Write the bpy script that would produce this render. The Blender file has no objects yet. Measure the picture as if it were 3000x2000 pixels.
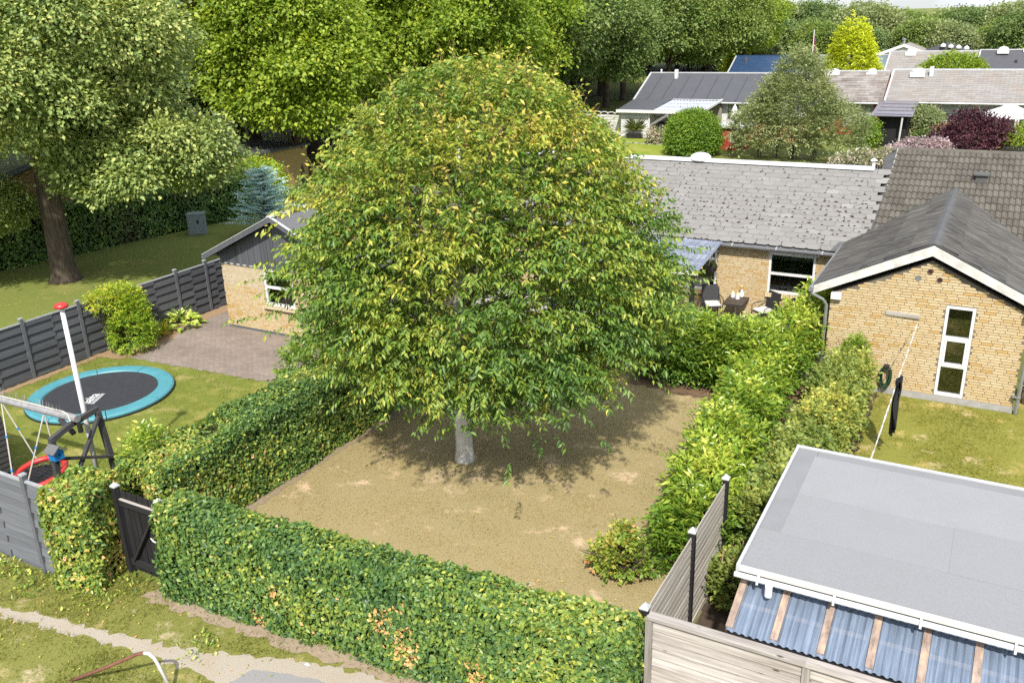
import bpy, math, random
import numpy as np
from mathutils import Matrix, Vector
rnd = random.Random(7)
NR = np.random.default_rng(11)
S = bpy.context.scene
COL = S.collection
R_ = math.radians

# ------------------------------------------------------------------ camera, sky, sun, exposure
EYE = (0.0, 0.0, 9.0)
yaw, pitch, roll = R_(29.219), R_(20.354), R_(-1.760)
fw = Vector((-math.sin(yaw)*math.cos(pitch), math.cos(yaw)*math.cos(pitch), -math.sin(pitch)))
r0 = Vector((math.cos(yaw), math.sin(yaw), 0)); u0 = r0.cross(fw)
rt = r0*math.cos(roll) + u0*math.sin(roll); up = -r0*math.sin(roll) + u0*math.cos(roll)
cam = bpy.data.cameras.new('camera'); co = bpy.data.objects.new('camera', cam); COL.objects.link(co)
co.matrix_world = Matrix(((rt.x, up.x, -fw.x, EYE[0]), (rt.y, up.y, -fw.y, EYE[1]), (rt.z, up.z, -fw.z, EYE[2]), (0, 0, 0, 1)))
cam.sensor_fit = 'HORIZONTAL'; cam.sensor_width = 36; cam.lens = 2575.3/3000*36
cam.clip_start = 0.1; cam.clip_end = 3000
S.camera = co

SUN_EL, SUN_AZ = R_(47), R_(157)          # azimuth clockwise from +Y (the sun stands behind the camera, a little to the right)
sd = Vector((math.sin(SUN_AZ)*math.cos(SUN_EL), math.cos(SUN_AZ)*math.cos(SUN_EL), math.sin(SUN_EL)))
W = bpy.data.worlds.new('World'); S.world = W; W.use_nodes = True
wn = W.node_tree; wn.nodes.clear()
sky = wn.nodes.new('ShaderNodeTexSky'); sky.sky_type = 'NISHITA'; sky.sun_disc = False
sky.sun_elevation = SUN_EL; sky.sun_rotation = SUN_AZ; sky.air_density = 1.0; sky.dust_density = 1.5
bg = wn.nodes.new('ShaderNodeBackground'); bg.inputs['Strength'].default_value = 0.12
wo = wn.nodes.new('ShaderNodeOutputWorld')
# thin bright cloud spread over the whole sky
tc = wn.nodes.new('ShaderNodeTexCoord'); cn = wn.nodes.new('ShaderNodeTexNoise'); cn.inputs['Scale'].default_value = 3.2; cn.inputs['Detail'].default_value = 7
cr = wn.nodes.new('ShaderNodeValToRGB'); cr.color_ramp.elements[0].position = .40; cr.color_ramp.elements[1].position = .68
cr.color_ramp.elements[0].color = (.28, .28, .28, 1); cr.color_ramp.elements[1].color = (.92, .92, .92, 1)
mx = wn.nodes.new('ShaderNodeMixRGB'); mx.inputs['Color2'].default_value = (7.6, 7.9, 8.4, 1)
wn.links.new(tc.outputs['Generated'], cn.inputs['Vector']); wn.links.new(cn.outputs['Fac'], cr.inputs['Fac'])
wn.links.new(cr.outputs['Color'], mx.inputs['Fac']); wn.links.new(sky.outputs['Color'], mx.inputs['Color1'])
wn.links.new(mx.outputs['Color'], bg.inputs['Color']); wn.links.new(bg.outputs['Background'], wo.inputs['Surface'])
sl = bpy.data.lights.new('sun', 'SUN'); sl.energy = 3.7; sl.angle = R_(1.2); sl.color = (1.0, .95, .87)
so = bpy.data.objects.new('sun', sl); COL.objects.link(so); so.location = (20, -40, 60)
so.rotation_euler = (-sd).to_track_quat('-Z', 'Y').to_euler()
S.view_settings.view_transform = 'Standard'; S.view_settings.look = 'None'
S.view_settings.gamma = 1; S.view_settings.use_curve_mapping = False
S.view_settings.exposure = 0.92
S.render.engine = 'CYCLES'
S.cycles.max_bounces = 9; S.cycles.diffuse_bounces = 5; S.cycles.glossy_bounces = 3; S.cycles.transmission_bounces = 4
S.cycles.transparent_max_bounces = 12; S.cycles.caustics_reflective = False; S.cycles.caustics_refractive = False
S.cycles.use_denoising = False

# ------------------------------------------------------------------ object helpers
ORG = {}
def tag(o, label=None, cat=None, group=None, kind=None):
    for k, v in (('label', label), ('category', cat), ('group', group), ('kind', kind)):
        if v: o[k] = v
    return o
def thing(name, label, cat, loc=(0, 0, 0), group=None, rz=0):
    o = bpy.data.objects.new(name, None); COL.objects.link(o); o.location = loc; o.rotation_euler = (0, 0, rz)
    o.empty_display_size = .2
    ORG[o.name] = Vector(loc) if rz == 0 else None
    return tag(o, label, cat, group)
def link(name, me, parent=None, loc=None, mat=None):
    """A mesh object whose mesh is in world coordinates unless loc is given."""
    o = bpy.data.objects.new(name, me); COL.objects.link(o)
    if mat is not None and not me.materials: me.materials.append(mat)
    if parent is not None:
        o.parent = parent
        po = ORG.get(parent.name)
        if po is not None:
            o.location = (Vector(loc) if loc is not None else Vector((0, 0, 0))) - po
            ORG[o.name] = Vector(loc) if loc is not None else Vector((0, 0, 0))
            if loc is None: ORG[o.name] = Vector((0, 0, 0))
        else:
            o.location = loc if loc is not None else (0, 0, 0); ORG[o.name] = None
    else:
        o.location = loc if loc is not None else (0, 0, 0); ORG[o.name] = Vector(o.location)
    return o
def copy_thing(root, loc, rz=0, sc=1.0, label=None, group=None):
    c = root.copy(); COL.objects.link(c); c.location = loc; c.rotation_euler = (0, 0, rz)
    c.scale = (sc, sc, sc) if not isinstance(sc, tuple) else sc
    if label: c['label'] = label
    if group: c['group'] = group
    for ch in root.children:
        d = ch.copy(); COL.objects.link(d); d.parent = c
        for g in ch.children:
            e = g.copy(); COL.objects.link(e); e.parent = d
    return c

class MB:
    def __init__(s): s.v = []; s.f = []
    def add(s, vs, fs):
        n = len(s.v); s.v += [tuple(v) for v in vs]; s.f += [tuple(i+n for i in f) for f in fs]; return s
    def box(s, c, size, rot=None):
        hx, hy, hz = size[0]/2, size[1]/2, size[2]/2
        vs = [Vector((x, y, z)) for x in (-hx, hx) for y in (-hy, hy) for z in (-hz, hz)]
        if rot is not None: vs = [rot @ v for v in vs]
        c = Vector(c)
        return s.add([v+c for v in vs], [(0, 1, 3, 2), (4, 6, 7, 5), (0, 4, 5, 1), (2, 3, 7, 6), (0, 2, 6, 4), (1, 5, 7, 3)])
    def bb(s, x0, x1, y0, y1, z0, z1): return s.box(((x0+x1)/2, (y0+y1)/2, (z0+z1)/2), (abs(x1-x0), abs(y1-y0), abs(z1-z0)))
    def bar(s, a, b, w, h, upv=(0, 0, 1)):
        a = Vector(a); b = Vector(b); d = b-a; L = d.length
        x = d.normalized(); u = Vector(upv); y = u.cross(x)
        if y.length < 1e-4: y = Vector((1, 0, 0)).cross(x)
        y.normalize(); z = x.cross(y)
        return s.box((a+b)/2, (L, w, h), Matrix((x, y, z)).transposed())
    def tube(s, pts, rad, n=8, cap=True):
        pts = [Vector(p) for p in pts]; m = len(pts)
        rad = [rad]*m if not hasattr(rad, '__len__') else rad
        vs = []; ref = None
        for i, p in enumerate(pts):
            t = (pts[min(i+1, m-1)]-pts[max(i-1, 0)])
            t = t.normalized() if t.length > 0 else Vector((0, 0, 1))
            if ref is None: ref = Vector((1, 0, 0)) if abs(t.x) < .8 else Vector((0, 1, 0))
            a = (ref - t*ref.dot(t)).normalized(); b = t.cross(a); ref = a
            for k in range(n):
                an = 2*math.pi*k/n; vs.append(p+(a*math.cos(an)+b*math.sin(an))*rad[i])
        fs = [(i*n+k, i*n+(k+1) % n, (i+1)*n+(k+1) % n, (i+1)*n+k) for i in range(m-1) for k in range(n)]
        if cap: fs += [tuple(range(n-1, -1, -1)), tuple(range((m-1)*n, m*n))]
        return s.add(vs, fs)
    def lathe(s, c, prof, n=16):
        c = Vector(c); vs = [c+Vector((r*math.cos(2*math.pi*k/n), r*math.sin(2*math.pi*k/n), z)) for r, z in prof for k in range(n)]
        m = len(prof)
        fs = [(i*n+k, i*n+(k+1) % n, (i+1)*n+(k+1) % n, (i+1)*n+k) for i in range(m-1) for k in range(n)]
        fs += [tuple(range(n-1, -1, -1)), tuple(range((m-1)*n, m*n))]
        return s.add(vs, fs)
    def prism(s, poly, ext):
        """poly: list of 3D points (planar), extruded by vector ext."""
        n = len(poly); e = Vector(ext); p = [Vector(q) for q in poly]
        return s.add(p+[q+e for q in p], [tuple(range(n-1, -1, -1)), tuple(range(n, 2*n))]+[(i, (i+1) % n, n+(i+1) % n, n+i) for i in range(n)])
    def mesh(s, name='mesh', smooth=False):
        me = bpy.data.meshes.new(name); me.from_pydata([tuple(v) for v in s.v], [], s.f); me.update()
        if smooth: me.polygons.foreach_set('use_smooth', [True]*len(me.polygons))
        return me
    def build(s, name, mat, parent=None, smooth=False, local=False):
        me = s.mesh(name, smooth); me.materials.append(mat)
        if local:      # coordinates are relative to the parent
            o = bpy.data.objects.new(name, me); COL.objects.link(o); o.parent = parent; ORG[o.name] = None; return o
        return link(name, me, parent)
def rotz(a): return Matrix.Rotation(a, 3, 'Z')

def npmesh(name, verts, faces, mat, tone=None, smooth=False):
    """faces: (N,k) int array, k = 3 or 4; tone: one value per face."""
    me = bpy.data.meshes.new(name); nf, k = faces.shape
    me.vertices.add(len(verts)); me.vertices.foreach_set('co', np.asarray(verts, np.float32).ravel())
    me.loops.add(nf*k); me.loops.foreach_set('vertex_index', faces.ravel().astype(np.int32))
    me.polygons.add(nf); me.polygons.foreach_set('loop_start', np.arange(0, nf*k, k, dtype=np.int32))
    me.polygons.foreach_set('loop_total', np.full(nf, k, np.int32))
    if smooth: me.polygons.foreach_set('use_smooth', [True]*nf)
    if tone is not None:
        at = me.attributes.new('tone', 'FLOAT', 'FACE'); at.data.foreach_set('value', np.asarray(tone, np.float32))
    me.update(calc_edges=True); me.validate()
    if mat is not None: me.materials.append(mat)
    return me

# ------------------------------------------------------------------ materials
def newmat(name):
    m = bpy.data.materials.new(name); m.use_nodes = True; nt = m.node_tree
    return m, nt, nt.nodes['Principled BSDF']
def N(nt, t, **kw):
    n = nt.nodes.new(t)
    for k, v in kw.items():
        if k in n.inputs: n.inputs[k].default_value = v
        else: setattr(n, k, v)
    return n
def ramp(nt, fac, stops):
    r = nt.nodes.new('ShaderNodeValToRGB'); e = r.color_ramp.elements
    while len(e) < len(stops): e.new(.5)
    for i, (p, c) in enumerate(stops): e[i].position = p; e[i].color = (*c, 1) if len(c) == 3 else c
    nt.links.new(fac, r.inputs['Fac']); return r.outputs['Color']
def vec(nt, scale, space='pos'):
    if space == 'pos': o = N(nt, 'ShaderNodeNewGeometry').outputs['Position']
    else: o = N(nt, 'ShaderNodeTexCoord').outputs['Object']
    mp = N(nt, 'ShaderNodeMapping'); mp.inputs['Scale'].default_value = scale if hasattr(scale, '__len__') else (scale,)*3
    nt.links.new(o, mp.inputs['Vector']); return mp.outputs['Vector']
def noise(nt, scale, detail=4, rough=.55, space='pos'):
    n = N(nt, 'ShaderNodeTexNoise', Scale=1.0, Detail=detail, Roughness=rough); nt.links.new(vec(nt, scale, space), n.inputs['Vector']); return n.outputs['Fac']
def mix(nt, fac, a, b, mode='MIX'):
    m = N(nt, 'ShaderNodeMixRGB', blend_type=mode)
    for s, i in ((fac, 'Fac'), (a, 'Color1'), (b, 'Color2')):
        if hasattr(s, 'is_linked'): nt.links.new(s, m.inputs[i])
        elif i == 'Fac': m.inputs[i].default_value = s
        else: m.inputs[i].default_value = (*s, 1)
    return m.outputs['Color']
def bump(nt, b, h, strength=.3, dist=.01):
    n = N(nt, 'ShaderNodeBump', Strength=strength, Distance=dist); nt.links.new(h, n.inputs['Height']); nt.links.new(n.outputs['Normal'], b.inputs['Normal'])
KA = .76     # overall level of the base colours (stone, paint, soil, turf)
def ka(c): return tuple(x*KA for x in c)
def simple(name, c, rough=.6, c2=None, sc=6, metal=0, spec=.5, bs=0, bsc=60):
    m, nt, b = newmat(name); c = ka(c); c2 = ka(c2) if c2 else None
    c2 = c2 or tuple(x*.72 for x in c)
    nt.links.new(ramp(nt, noise(nt, sc, 6, .65), [(.3, c2), (.7, c)]), b.inputs['Base Color'])
    b.inputs['Roughness'].default_value = rough; b.inputs['Metallic'].default_value = metal; b.inputs['Specular IOR Level'].default_value = spec
    if bs: bump(nt, b, noise(nt, bsc, 3), bs, .01)
    return m
def rand_id(nt):
    """A random value per piece: one per object and per mesh island."""
    a = N(nt, 'ShaderNodeObjectInfo').outputs['Random']; g = N(nt, 'ShaderNodeNewGeometry').outputs['Random Per Island']
    ad = N(nt, 'ShaderNodeMath', operation='ADD'); nt.links.new(a, ad.inputs[0]); nt.links.new(g, ad.inputs[1])
    fr = N(nt, 'ShaderNodeMath', operation='FRACT'); nt.links.new(ad.outputs[0], fr.inputs[0]); return fr.outputs[0]
def pieces(name, stops, rough=.8, grime=None, gsc=3, gamt=.5, bs=.25, bsc=90, spec=.3):
    """Material of many alike pieces, each with a tone of its own, plus grime and fine relief."""
    m, nt, b = newmat(name)
    stops = [(p, ka(q)) for p, q in stops]; grime = ka(grime) if grime else None
    c = ramp(nt, rand_id(nt), stops)
    f = noise(nt, 45, 4, .7); c = mix(nt, .35, c, ramp(nt, f, [(.3, (.55, .55, .55)), (.7, (1.25, 1.25, 1.25))]), 'MULTIPLY')
    if grime:
        g = noise(nt, gsc, 6, .7)
        fr = ramp(nt, g, [(.45, (0, 0, 0)), (.75, (gamt,)*3)])
        c = mix(nt, fr, c, grime)
    nt.links.new(c, b.inputs['Base Color']); b.inputs['Roughness'].default_value = rough; b.inputs['Specular IOR Level'].default_value = spec
    if bs: bump(nt, b, noise(nt, bsc, 3), bs, .008)
    return m
def wood(name, stops, axis='X', rough=.8, scale=(1.5, 30, 30), knots=True):
    m, nt, b = newmat(name)
    sc = {'X': scale, 'Y': (scale[1], scale[0], scale[2]), 'Z': (scale[1], scale[2], scale[0])}[axis]
    g = noise(nt, sc, 6, .65)
    c = ramp(nt, g, [(p, ka(q)) for p, q in stops])
    pr = rand_id(nt); c = mix(nt, .5, c, ramp(nt, pr, [(0, (.7, .7, .7)), (1, (1.2, 1.2, 1.2))]), 'MULTIPLY')
    l = noise(nt, tuple(x*.12 for x in sc), 3); c = mix(nt, .5, c, ramp(nt, l, [(.3, (.6, .57, .53)), (.7, (1.15, 1.15, 1.15))]), 'MULTIPLY')
    if knots:
        v = N(nt, 'ShaderNodeTexVoronoi', Scale=1.0); ks = {'X': (2.2, 7, 7), 'Y': (7, 2.2, 7), 'Z': (7, 7, 2.2)}[axis]
        nt.links.new(vec(nt, ks), v.inputs['Vector'])
        c = mix(nt, ramp(nt, v.outputs['Distance'], [(.06, (1, 1, 1)), (.13, (0, 0, 0))]), c, (.06, .045, .035))
    nt.links.new(c, b.inputs['Base Color']); b.inputs['Roughness'].default_value = rough; b.inputs['Specular IOR Level'].default_value = .25
    bump(nt, b, g, .35, .006)
    return m
def leafmat(name, stops, rough=.45, trans=.30, spec=.4, patch=None, psc=.9, gain=1.9, warm=(1.08, .99, .92)):
    """tone attribute (age and species mix of the leaf) -> colour; thin leaves let light through."""
    m, nt, b = newmat(name)
    a = N(nt, 'ShaderNodeAttribute', attribute_name='tone')
    c = ramp(nt, a.outputs['Fac'], [(p, (min(.85, q[0]*gain*warm[0]), min(.85, q[1]*gain*warm[1]), min(.85, q[2]*gain*warm[2]))) for p, q in stops])
    if patch:
        c = mix(nt, ramp(nt, noise(nt, psc, 3), [(.5, (0, 0, 0)), (.68, (.8, .8, .8))]), c, patch)
    hs = N(nt, 'ShaderNodeObjectInfo').outputs['Random']
    c = mix(nt, .35, c, ramp(nt, hs, [(0, (.78, .82, .78)), (1, (1.18, 1.12, 1.0))]), 'MULTIPLY')
    nt.links.new(c, b.inputs['Base Color']); b.inputs['Roughness'].default_value = rough; b.inputs['Specular IOR Level'].default_value = spec
    tr = N(nt, 'ShaderNodeBsdfTranslucent'); nt.links.new(mix(nt, 1.0, c, (1.3, 1.25, .75), 'MULTIPLY'), tr.inputs['Color'])
    ms = N(nt, 'ShaderNodeMixShader'); ms.inputs[0].default_value = trans+.08
    nt.links.new(b.outputs[0], ms.inputs[1]); nt.links.new(tr.outputs[0], ms.inputs[2])
    nt.links.new(ms.outputs[0], nt.nodes['Material Output'].inputs['Surface'])
    return m
def glass(name, tint=(.8, .85, .82), refl=1.0):
    m, nt, b = newmat(name)
    t = N(nt, 'ShaderNodeBsdfTransparent'); t.inputs['Color'].default_value = (*tint, 1)
    g = N(nt, 'ShaderNodeBsdfGlossy', Roughness=.02); fr = N(nt, 'ShaderNodeFresnel', IOR=2.1)
    ms = N(nt, 'ShaderNodeMixShader'); nt.links.new(fr.outputs[0], ms.inputs[0]); nt.links.new(t.outputs[0], ms.inputs[1]); nt.links.new(g.outputs[0], ms.inputs[2])
    nt.links.new(ms.outputs[0], nt.nodes['Material Output'].inputs['Surface']); return m

M = {}
M['white'] = simple('white_paint', (.80, .80, .79), .5, (.66, .66, .65), 5)
M['white_old'] = simple('weathered_white_paint', (.80, .79, .76), .6, (.50, .48, .44), 4, bs=.2)
M['black_wood'] = wood('black_stained_wood', [(.3, (.012, .012, .014)), (.7, (.035, .034, .036))], 'Z', .7, knots=False)
M['grey_wood'] = wood('grey_painted_wood', [(.3, (.090, .094, .105)), (.7, (.13, .135, .15))], 'Y', .65, knots=False)
M['grey_post'] = simple('grey_painted_post', (.15, .155, .17), .65, (.10, .105, .12), 8)
M['grey_light'] = simple('light_grey_cap', (.42, .43, .45), .5, (.30, .31, .33), 8)
M['grey_clad'] = wood('grey_painted_cladding', [(.3, (.095, .10, .115)), (.7, (.125, .13, .145))], 'Z', .6, knots=False)
M['mortar'] = simple('mortar', (.21, .18, .135), .95, (.15, .125, .095), 20, bs=.3)
M['brick'] = pieces('yellow_brick', [(0, (.57, .44, .25)), (.3, (.61, .48, .285)), (.72, (.65, .53, .33)), (.90, (.59, .43, .21)), (1, (.54, .34, .12))], .85, (.54, .36, .15), 1.5, .5)
M['brick_pale'] = pieces('pale_buff_brick', [(0, (.56, .45, .29)), (.5, (.60, .50, .34)), (1, (.64, .54, .39))], .85, (.48, .38, .2), 2.0, .4)
M['concrete'] = simple('concrete', (.42, .41, .39), .9, (.31, .30, .28), 5, bs=.3)
M['plinth_dark'] = simple('dark_plinth', (.13, .135, .145), .8)
M['slate'] = pieces('weathered_grey_slate', [(0, (.235, .228, .217)), (.5, (.252, .245, .234)), (.94, (.27, .263, .252)), (1, (.31, .302, .29))], .85, (.20, .185, .165), 2.6, .55, bs=.35, bsc=60)
M['moss'] = simple('dry_moss', (.075, .05, .032), .95, (.03, .022, .016), 25)
M['contile'] = pieces('dark_concrete_tile', [(0, (.095, .085, .070)), (.5, (.125, .112, .092)), (1, (.155, .142, .118))], .85, (.19, .18, .15), 3.5, .5, bs=.4, bsc=50)
M['bitumen'] = pieces('worn_bitumen_sheet', [(0, (.046, .045, .044)), (.5, (.058, .057, .055)), (1, (.076, .074, .071))], .85, (.30, .275, .235), (1.3, 17, 1.3), .62, bs=.4, bsc=50)
M['lead'] = simple('grey_flashing', (.12, .12, .12), .75, (.075, .075, .075), 5)
M['metal'] = simple('zinc', (.45, .46, .48), .38, (.33, .34, .36), 6, metal=.6)
M['gutter'] = simple('dark_gutter', (.16, .16, .17), .45)
M['glass'] = glass('window_glass')
M['dark_room'] = simple('dark_interior', (.40, .37, .27), .9, (.22, .20, .15), 1.3)
M['room_floor'] = simple('interior_floor', (.55, .40, .20), .5, (.35, .25, .12), 3)
M['blind'] = simple('green_blind', (.030, .070, .062), .35, (.018, .045, .040), 4)
M['curtain'] = simple('pale_curtain', (.50, .52, .42), .9, (.36, .38, .30), (20, 20, .6))
M['white_plastic'] = simple('white_plastic', (.82, .82, .83), .35, (.75, .75, .76), 3)
M['red'] = simple('red_plastic', (.62, .035, .03), .4, (.5, .03, .03), 5)
M['blue'] = simple('bright_blue_plastic', (.02, .26, .62), .5, (.015, .18, .5), 6)
M['teal'] = simple('teal_vinyl', (.10, .34, .39), .5, (.07, .27, .33), 3)
M['trampoline'] = simple('black_jumping_mat', (.035, .037, .045), .75, (.022, .023, .028), 8)
M['rope'] = simple('pale_rope', (.62, .58, .50), .8, (.5, .46, .4), 30)
M['play_dark'] = wood('dark_grey_timber', [(.3, (.05, .05, .052)), (.7, (.10, .10, .10))], 'Y', .75, knots=False)
M['shingle_felt'] = simple('grey_roof_felt', (.17, .17, .175), .9, (.11, .11, .115), 30, bs=.4)
M['bark'] = wood('pale_smooth_bark', [(.3, (.62, .60, .56)), (.7, (.88, .86, .81))], 'Z', .85, (9, 6, 6), False)
M['oak_bark'] = wood('furrowed_oak_bark', [(.35, (.055, .043, .032)), (.7, (.17, .135, .10))], 'Z', .95, (2.0, 14, 14), False)
M['twig'] = simple('brown_twig', (.10, .075, .05), .9, (.055, .04, .03), 20)
M['felt'] = pieces('grey_roofing_membrane', [(0, (.272, .276, .285)), (1, (.325, .329, .338))], .6, (.25, .248, .245), 1.4, .35, bs=.08, bsc=200, spec=.3)
M['felt_edge'] = simple('grey_roofing_edge_strip', (.255, .258, .266), .6, (.22, .222, .228), 2)
M['alu'] = simple('aluminium_trim', (.70, .71, .72), .45, (.58, .59, .60), 3, metal=.3)
M['old_wood'] = wood('silvered_pine_board', [(.3, (.27, .235, .205)), (.5, (.46, .42, .385)), (.72, (.64, .605, .565))], 'X', .85, (1.1, 26, 26))
M['old_wood_y'] = wood('silvered_fence_slat', [(.3, (.36, .33, .285)), (.5, (.54, .50, .44)), (.72, (.70, .66, .59))], 'Y', .85, (1.1, 26, 26), False)
M['rafter'] = wood('weathered_rafter', [(.28, (.17, .125, .10)), (.5, (.38, .29, .24)), (.72, (.60, .44, .29))], 'Y', .8, (.9, 14, 14), False)
M['batten'] = wood('orange_pine_batten', [(.3, (.42, .20, .06)), (.7, (.66, .36, .12))], 'X', .7, (2, 18, 18), False)
M['soil'] = simple('dark_soil', (.10, .066, .045), .95, (.045, .03, .022), 9, bs=.8, bsc=26)
M['rattan'] = simple('black_rattan', (.030, .031, .035), .6, (.018, .018, .02), 40)
M['cushion'] = simple('white_cushion', (.78, .77, .74), .8, (.60, .60, .60), 9)
M['table_top'] = wood('dark_slat_table', [(.3, (.060, .045, .038)), (.7, (.10, .08, .068))], 'X', .5, (1, 20, 20), False)
M['hose'] = simple('green_hose', (.018, .085, .045), .45, (.012, .055, .03), 20)
M['cloth_dark'] = simple('black_jersey', (.012, .014, .022), .85, (.008, .009, .014), 20)
M['rust'] = simple('rusty_steel', (.24, .095, .06), .8, (.15, .05, .035), 12)
M['wicker'] = pieces('wicker', [(0, (.25, .18, .11)), (1, (.40, .31, .21))], .8)
M['cabinet'] = simple('grey_green_cabinet', (.25, .31, .32), .5, (.20, .25, .26), 5)
M['black'] = simple('black_plastic', (.02, .02, .022), .5)
M['flame'] = M['candle'] = None
mm, nt_, b_ = newmat('candle_flame'); b_.inputs['Emission Color'].default_value = (1, .62, .18, 1); b_.inputs['Emission Strength'].default_value = 4.0; b_.inputs['Base Color'].default_value = (1, .7, .3, 1); M['flame'] = mm
# corrugated clear sheeting: bluish, partly see-through
def polycarb(name, col, alpha, rough=.25):
    m, nt, b = newmat(name)
    c = ramp(nt, noise(nt, (9, .8, 3), 5, .6), [(.3, tuple(x*.75 for x in col)), (.6, col), (.8, tuple(min(1, x*1.15+.08) for x in col))])
    nt.links.new(c, b.inputs['Base Color']); b.inputs['Roughness'].default_value = rough
    g = noise(nt, (20, 1.3, 3), 4); nt.links.new(ramp(nt, g, [(.35, (alpha-.1,)*3), (.75, (min(1, alpha+.18),)*3)]), b.inputs['Alpha'])
    return m
M['poly'] = polycarb('bluish_corrugated_plastic', (.25, .315, .42), .60)
M['poly_dark'] = polycarb('smoky_corrugated_plastic', (.23, .26, .33), .72)
# ------------------------------------------------------------------ foliage helpers
def unit(a): return a/np.maximum(np.linalg.norm(a, axis=1, keepdims=True), 1e-6)
def leaf_geo(p, axis, nrm, L, Wd, fold=.18):
    """Folded kite leaves: base, tip and two sides; two triangles each."""
    n = len(p); axis = unit(axis); side = unit(np.cross(axis, nrm)); nr = np.cross(side, axis)
    L = np.broadcast_to(np.asarray(L), (n,))[:, None]; Wd = np.broadcast_to(np.asarray(Wd), (n,))[:, None]
    tip = p+axis*L - nr*L*.12
    ml = p+axis*L*.45+side*Wd*.5+nr*Wd*fold; mr = p+axis*L*.45-side*Wd*.5+nr*Wd*fold
    v = np.stack([p, mr, tip, ml], 1).reshape(-1, 3)
    b = (np.arange(n)*4)[:, None]
    f = np.stack([b+np.array([0, 1, 2]), b+np.array([0, 2, 3])], 1).reshape(-1, 3)
    return v, f
def leaves_mesh(name, parts, mat):
    """parts: list of (p, axis, nrm, L, W, tone) arrays."""
    vs, fs, ts, o = [], [], [], 0
    for p, ax, nr, L, Wd, t in parts:
        v, f = leaf_geo(p, ax, nr, L, Wd); vs.append(v); fs.append(f+o); o += len(v); ts.append(np.repeat(np.broadcast_to(t, (len(p),)), 2))
    return npmesh(name, np.concatenate(vs), np.concatenate(fs), mat, np.concatenate(ts))
def wob(p, k, seed, n=5):
    """Smooth pseudo-random field in about -1..1."""
    r = np.random.default_rng(seed); s = 0
    for i in range(n):
        d = unit(r.normal(size=(1, 3)))[0]*k*(.6+.9*r.random()); s = s+np.sin(p@d+r.random()*6.28)
    return s/n*1.5
def spray(c, s, n, Ls, L, Wd, rng, droop=.5, side=.7, tone=None):
    """Leafy shoots: n leaves set alternately along each shoot (start c, direction s)."""
    m = len(c); s = unit(s)
    t = (np.tile(np.arange(n), m)+rng.random(m*n)*.8)/n
    cc = np.repeat(c, n, 0); ss = np.repeat(s, n, 0)
    upv = np.array([0, 0, 1.0]); sd_ = unit(np.cross(ss, upv)+rng.normal(size=ss.shape)*.15)
    sg = np.where(np.tile(np.arange(n), m) % 2 == 0, 1, -1)[:, None]
    lsh = np.repeat(Ls*(.7+.6*rng.random(m)), n)[:, None]
    p = cc+ss*(t[:, None]*lsh)+rng.normal(size=ss.shape)*L*.12
    p[:, 2] -= (t**2*lsh[:, 0])*droop*.35
    ax = ss*.55+sd_*sg*side+rng.normal(size=ss.shape)*.25; ax[:, 2] -= droop
    nr = np.cross(sd_, ss); nr = nr*np.sign(nr[:, 2:3]+1e-6)+rng.normal(size=ss.shape)*.35
    k = len(p); sc = .7+.6*rng.random(k)
    tn = (np.repeat(tone, n) if tone is not None else .5)+rng.normal(size=k)*.13
    return p, ax, nr, L*sc, Wd*sc, np.clip(tn, 0, 1)
def clump(c, out, n, rad, L, Wd, rng, flat=.75, droop=.25, tone=None):
    """Leaf clumps: n leaves scattered round each centre, facing outwards and up."""
    m = len(c); cc = np.repeat(c, n, 0); oo = np.repeat(unit(out), n, 0)
    d = rng.normal(size=cc.shape); d[:, 2] *= flat
    p = cc+d*(rad*.55)
    ax = unit(d)*.8+oo*.6+rng.normal(size=cc.shape)*.5; ax[:, 2] -= droop
    nr = oo*.7+np.array([0, 0, .8])+rng.normal(size=cc.shape)*.45
    k = len(p); sc = .65+.7*rng.random(k)
    tn = (np.repeat(tone, n) if tone is not None else .5)+rng.normal(size=k)*.12
    return p, ax, nr, L*sc, Wd*sc, np.clip(tn, 0, 1)
def lobe_points(lobes, n, rng, shell=.16, keep=.8, low=-1.0):
    """Points spread over the outer skin of a union of ellipsoids: (points, outward directions)."""
    lobes = np.asarray(lobes, float); a = (lobes[:, 3]*lobes[:, 4]+lobes[:, 3]*lobes[:, 5]+lobes[:, 4]*lobes[:, 5])
    out_p, out_d, got = [], [], 0
    while got < n:
        k = n*2; i = rng.choice(len(lobes), k, p=a/a.sum()); d = unit(rng.normal(size=(k, 3)))
        rr = 1-np.abs(rng.normal(size=k))*shell
        p = lobes[i, :3]+d*lobes[i, 3:]*rr[:, None]
        ok = d[:, 2] > low
        for L in lobes:
            q = (p-L[:3])/L[3:]; ok &= ~((q*q).sum(1) < keep**2)
        # a lobe's own inner points were rejected too when rr < keep, which keeps the skin
        out_p.append(p[ok]); out_d.append((d/lobes[i, 3:])[ok]); got += ok.sum()
    return np.concatenate(out_p)[:n], unit(np.concatenate(out_d)[:n])

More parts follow.
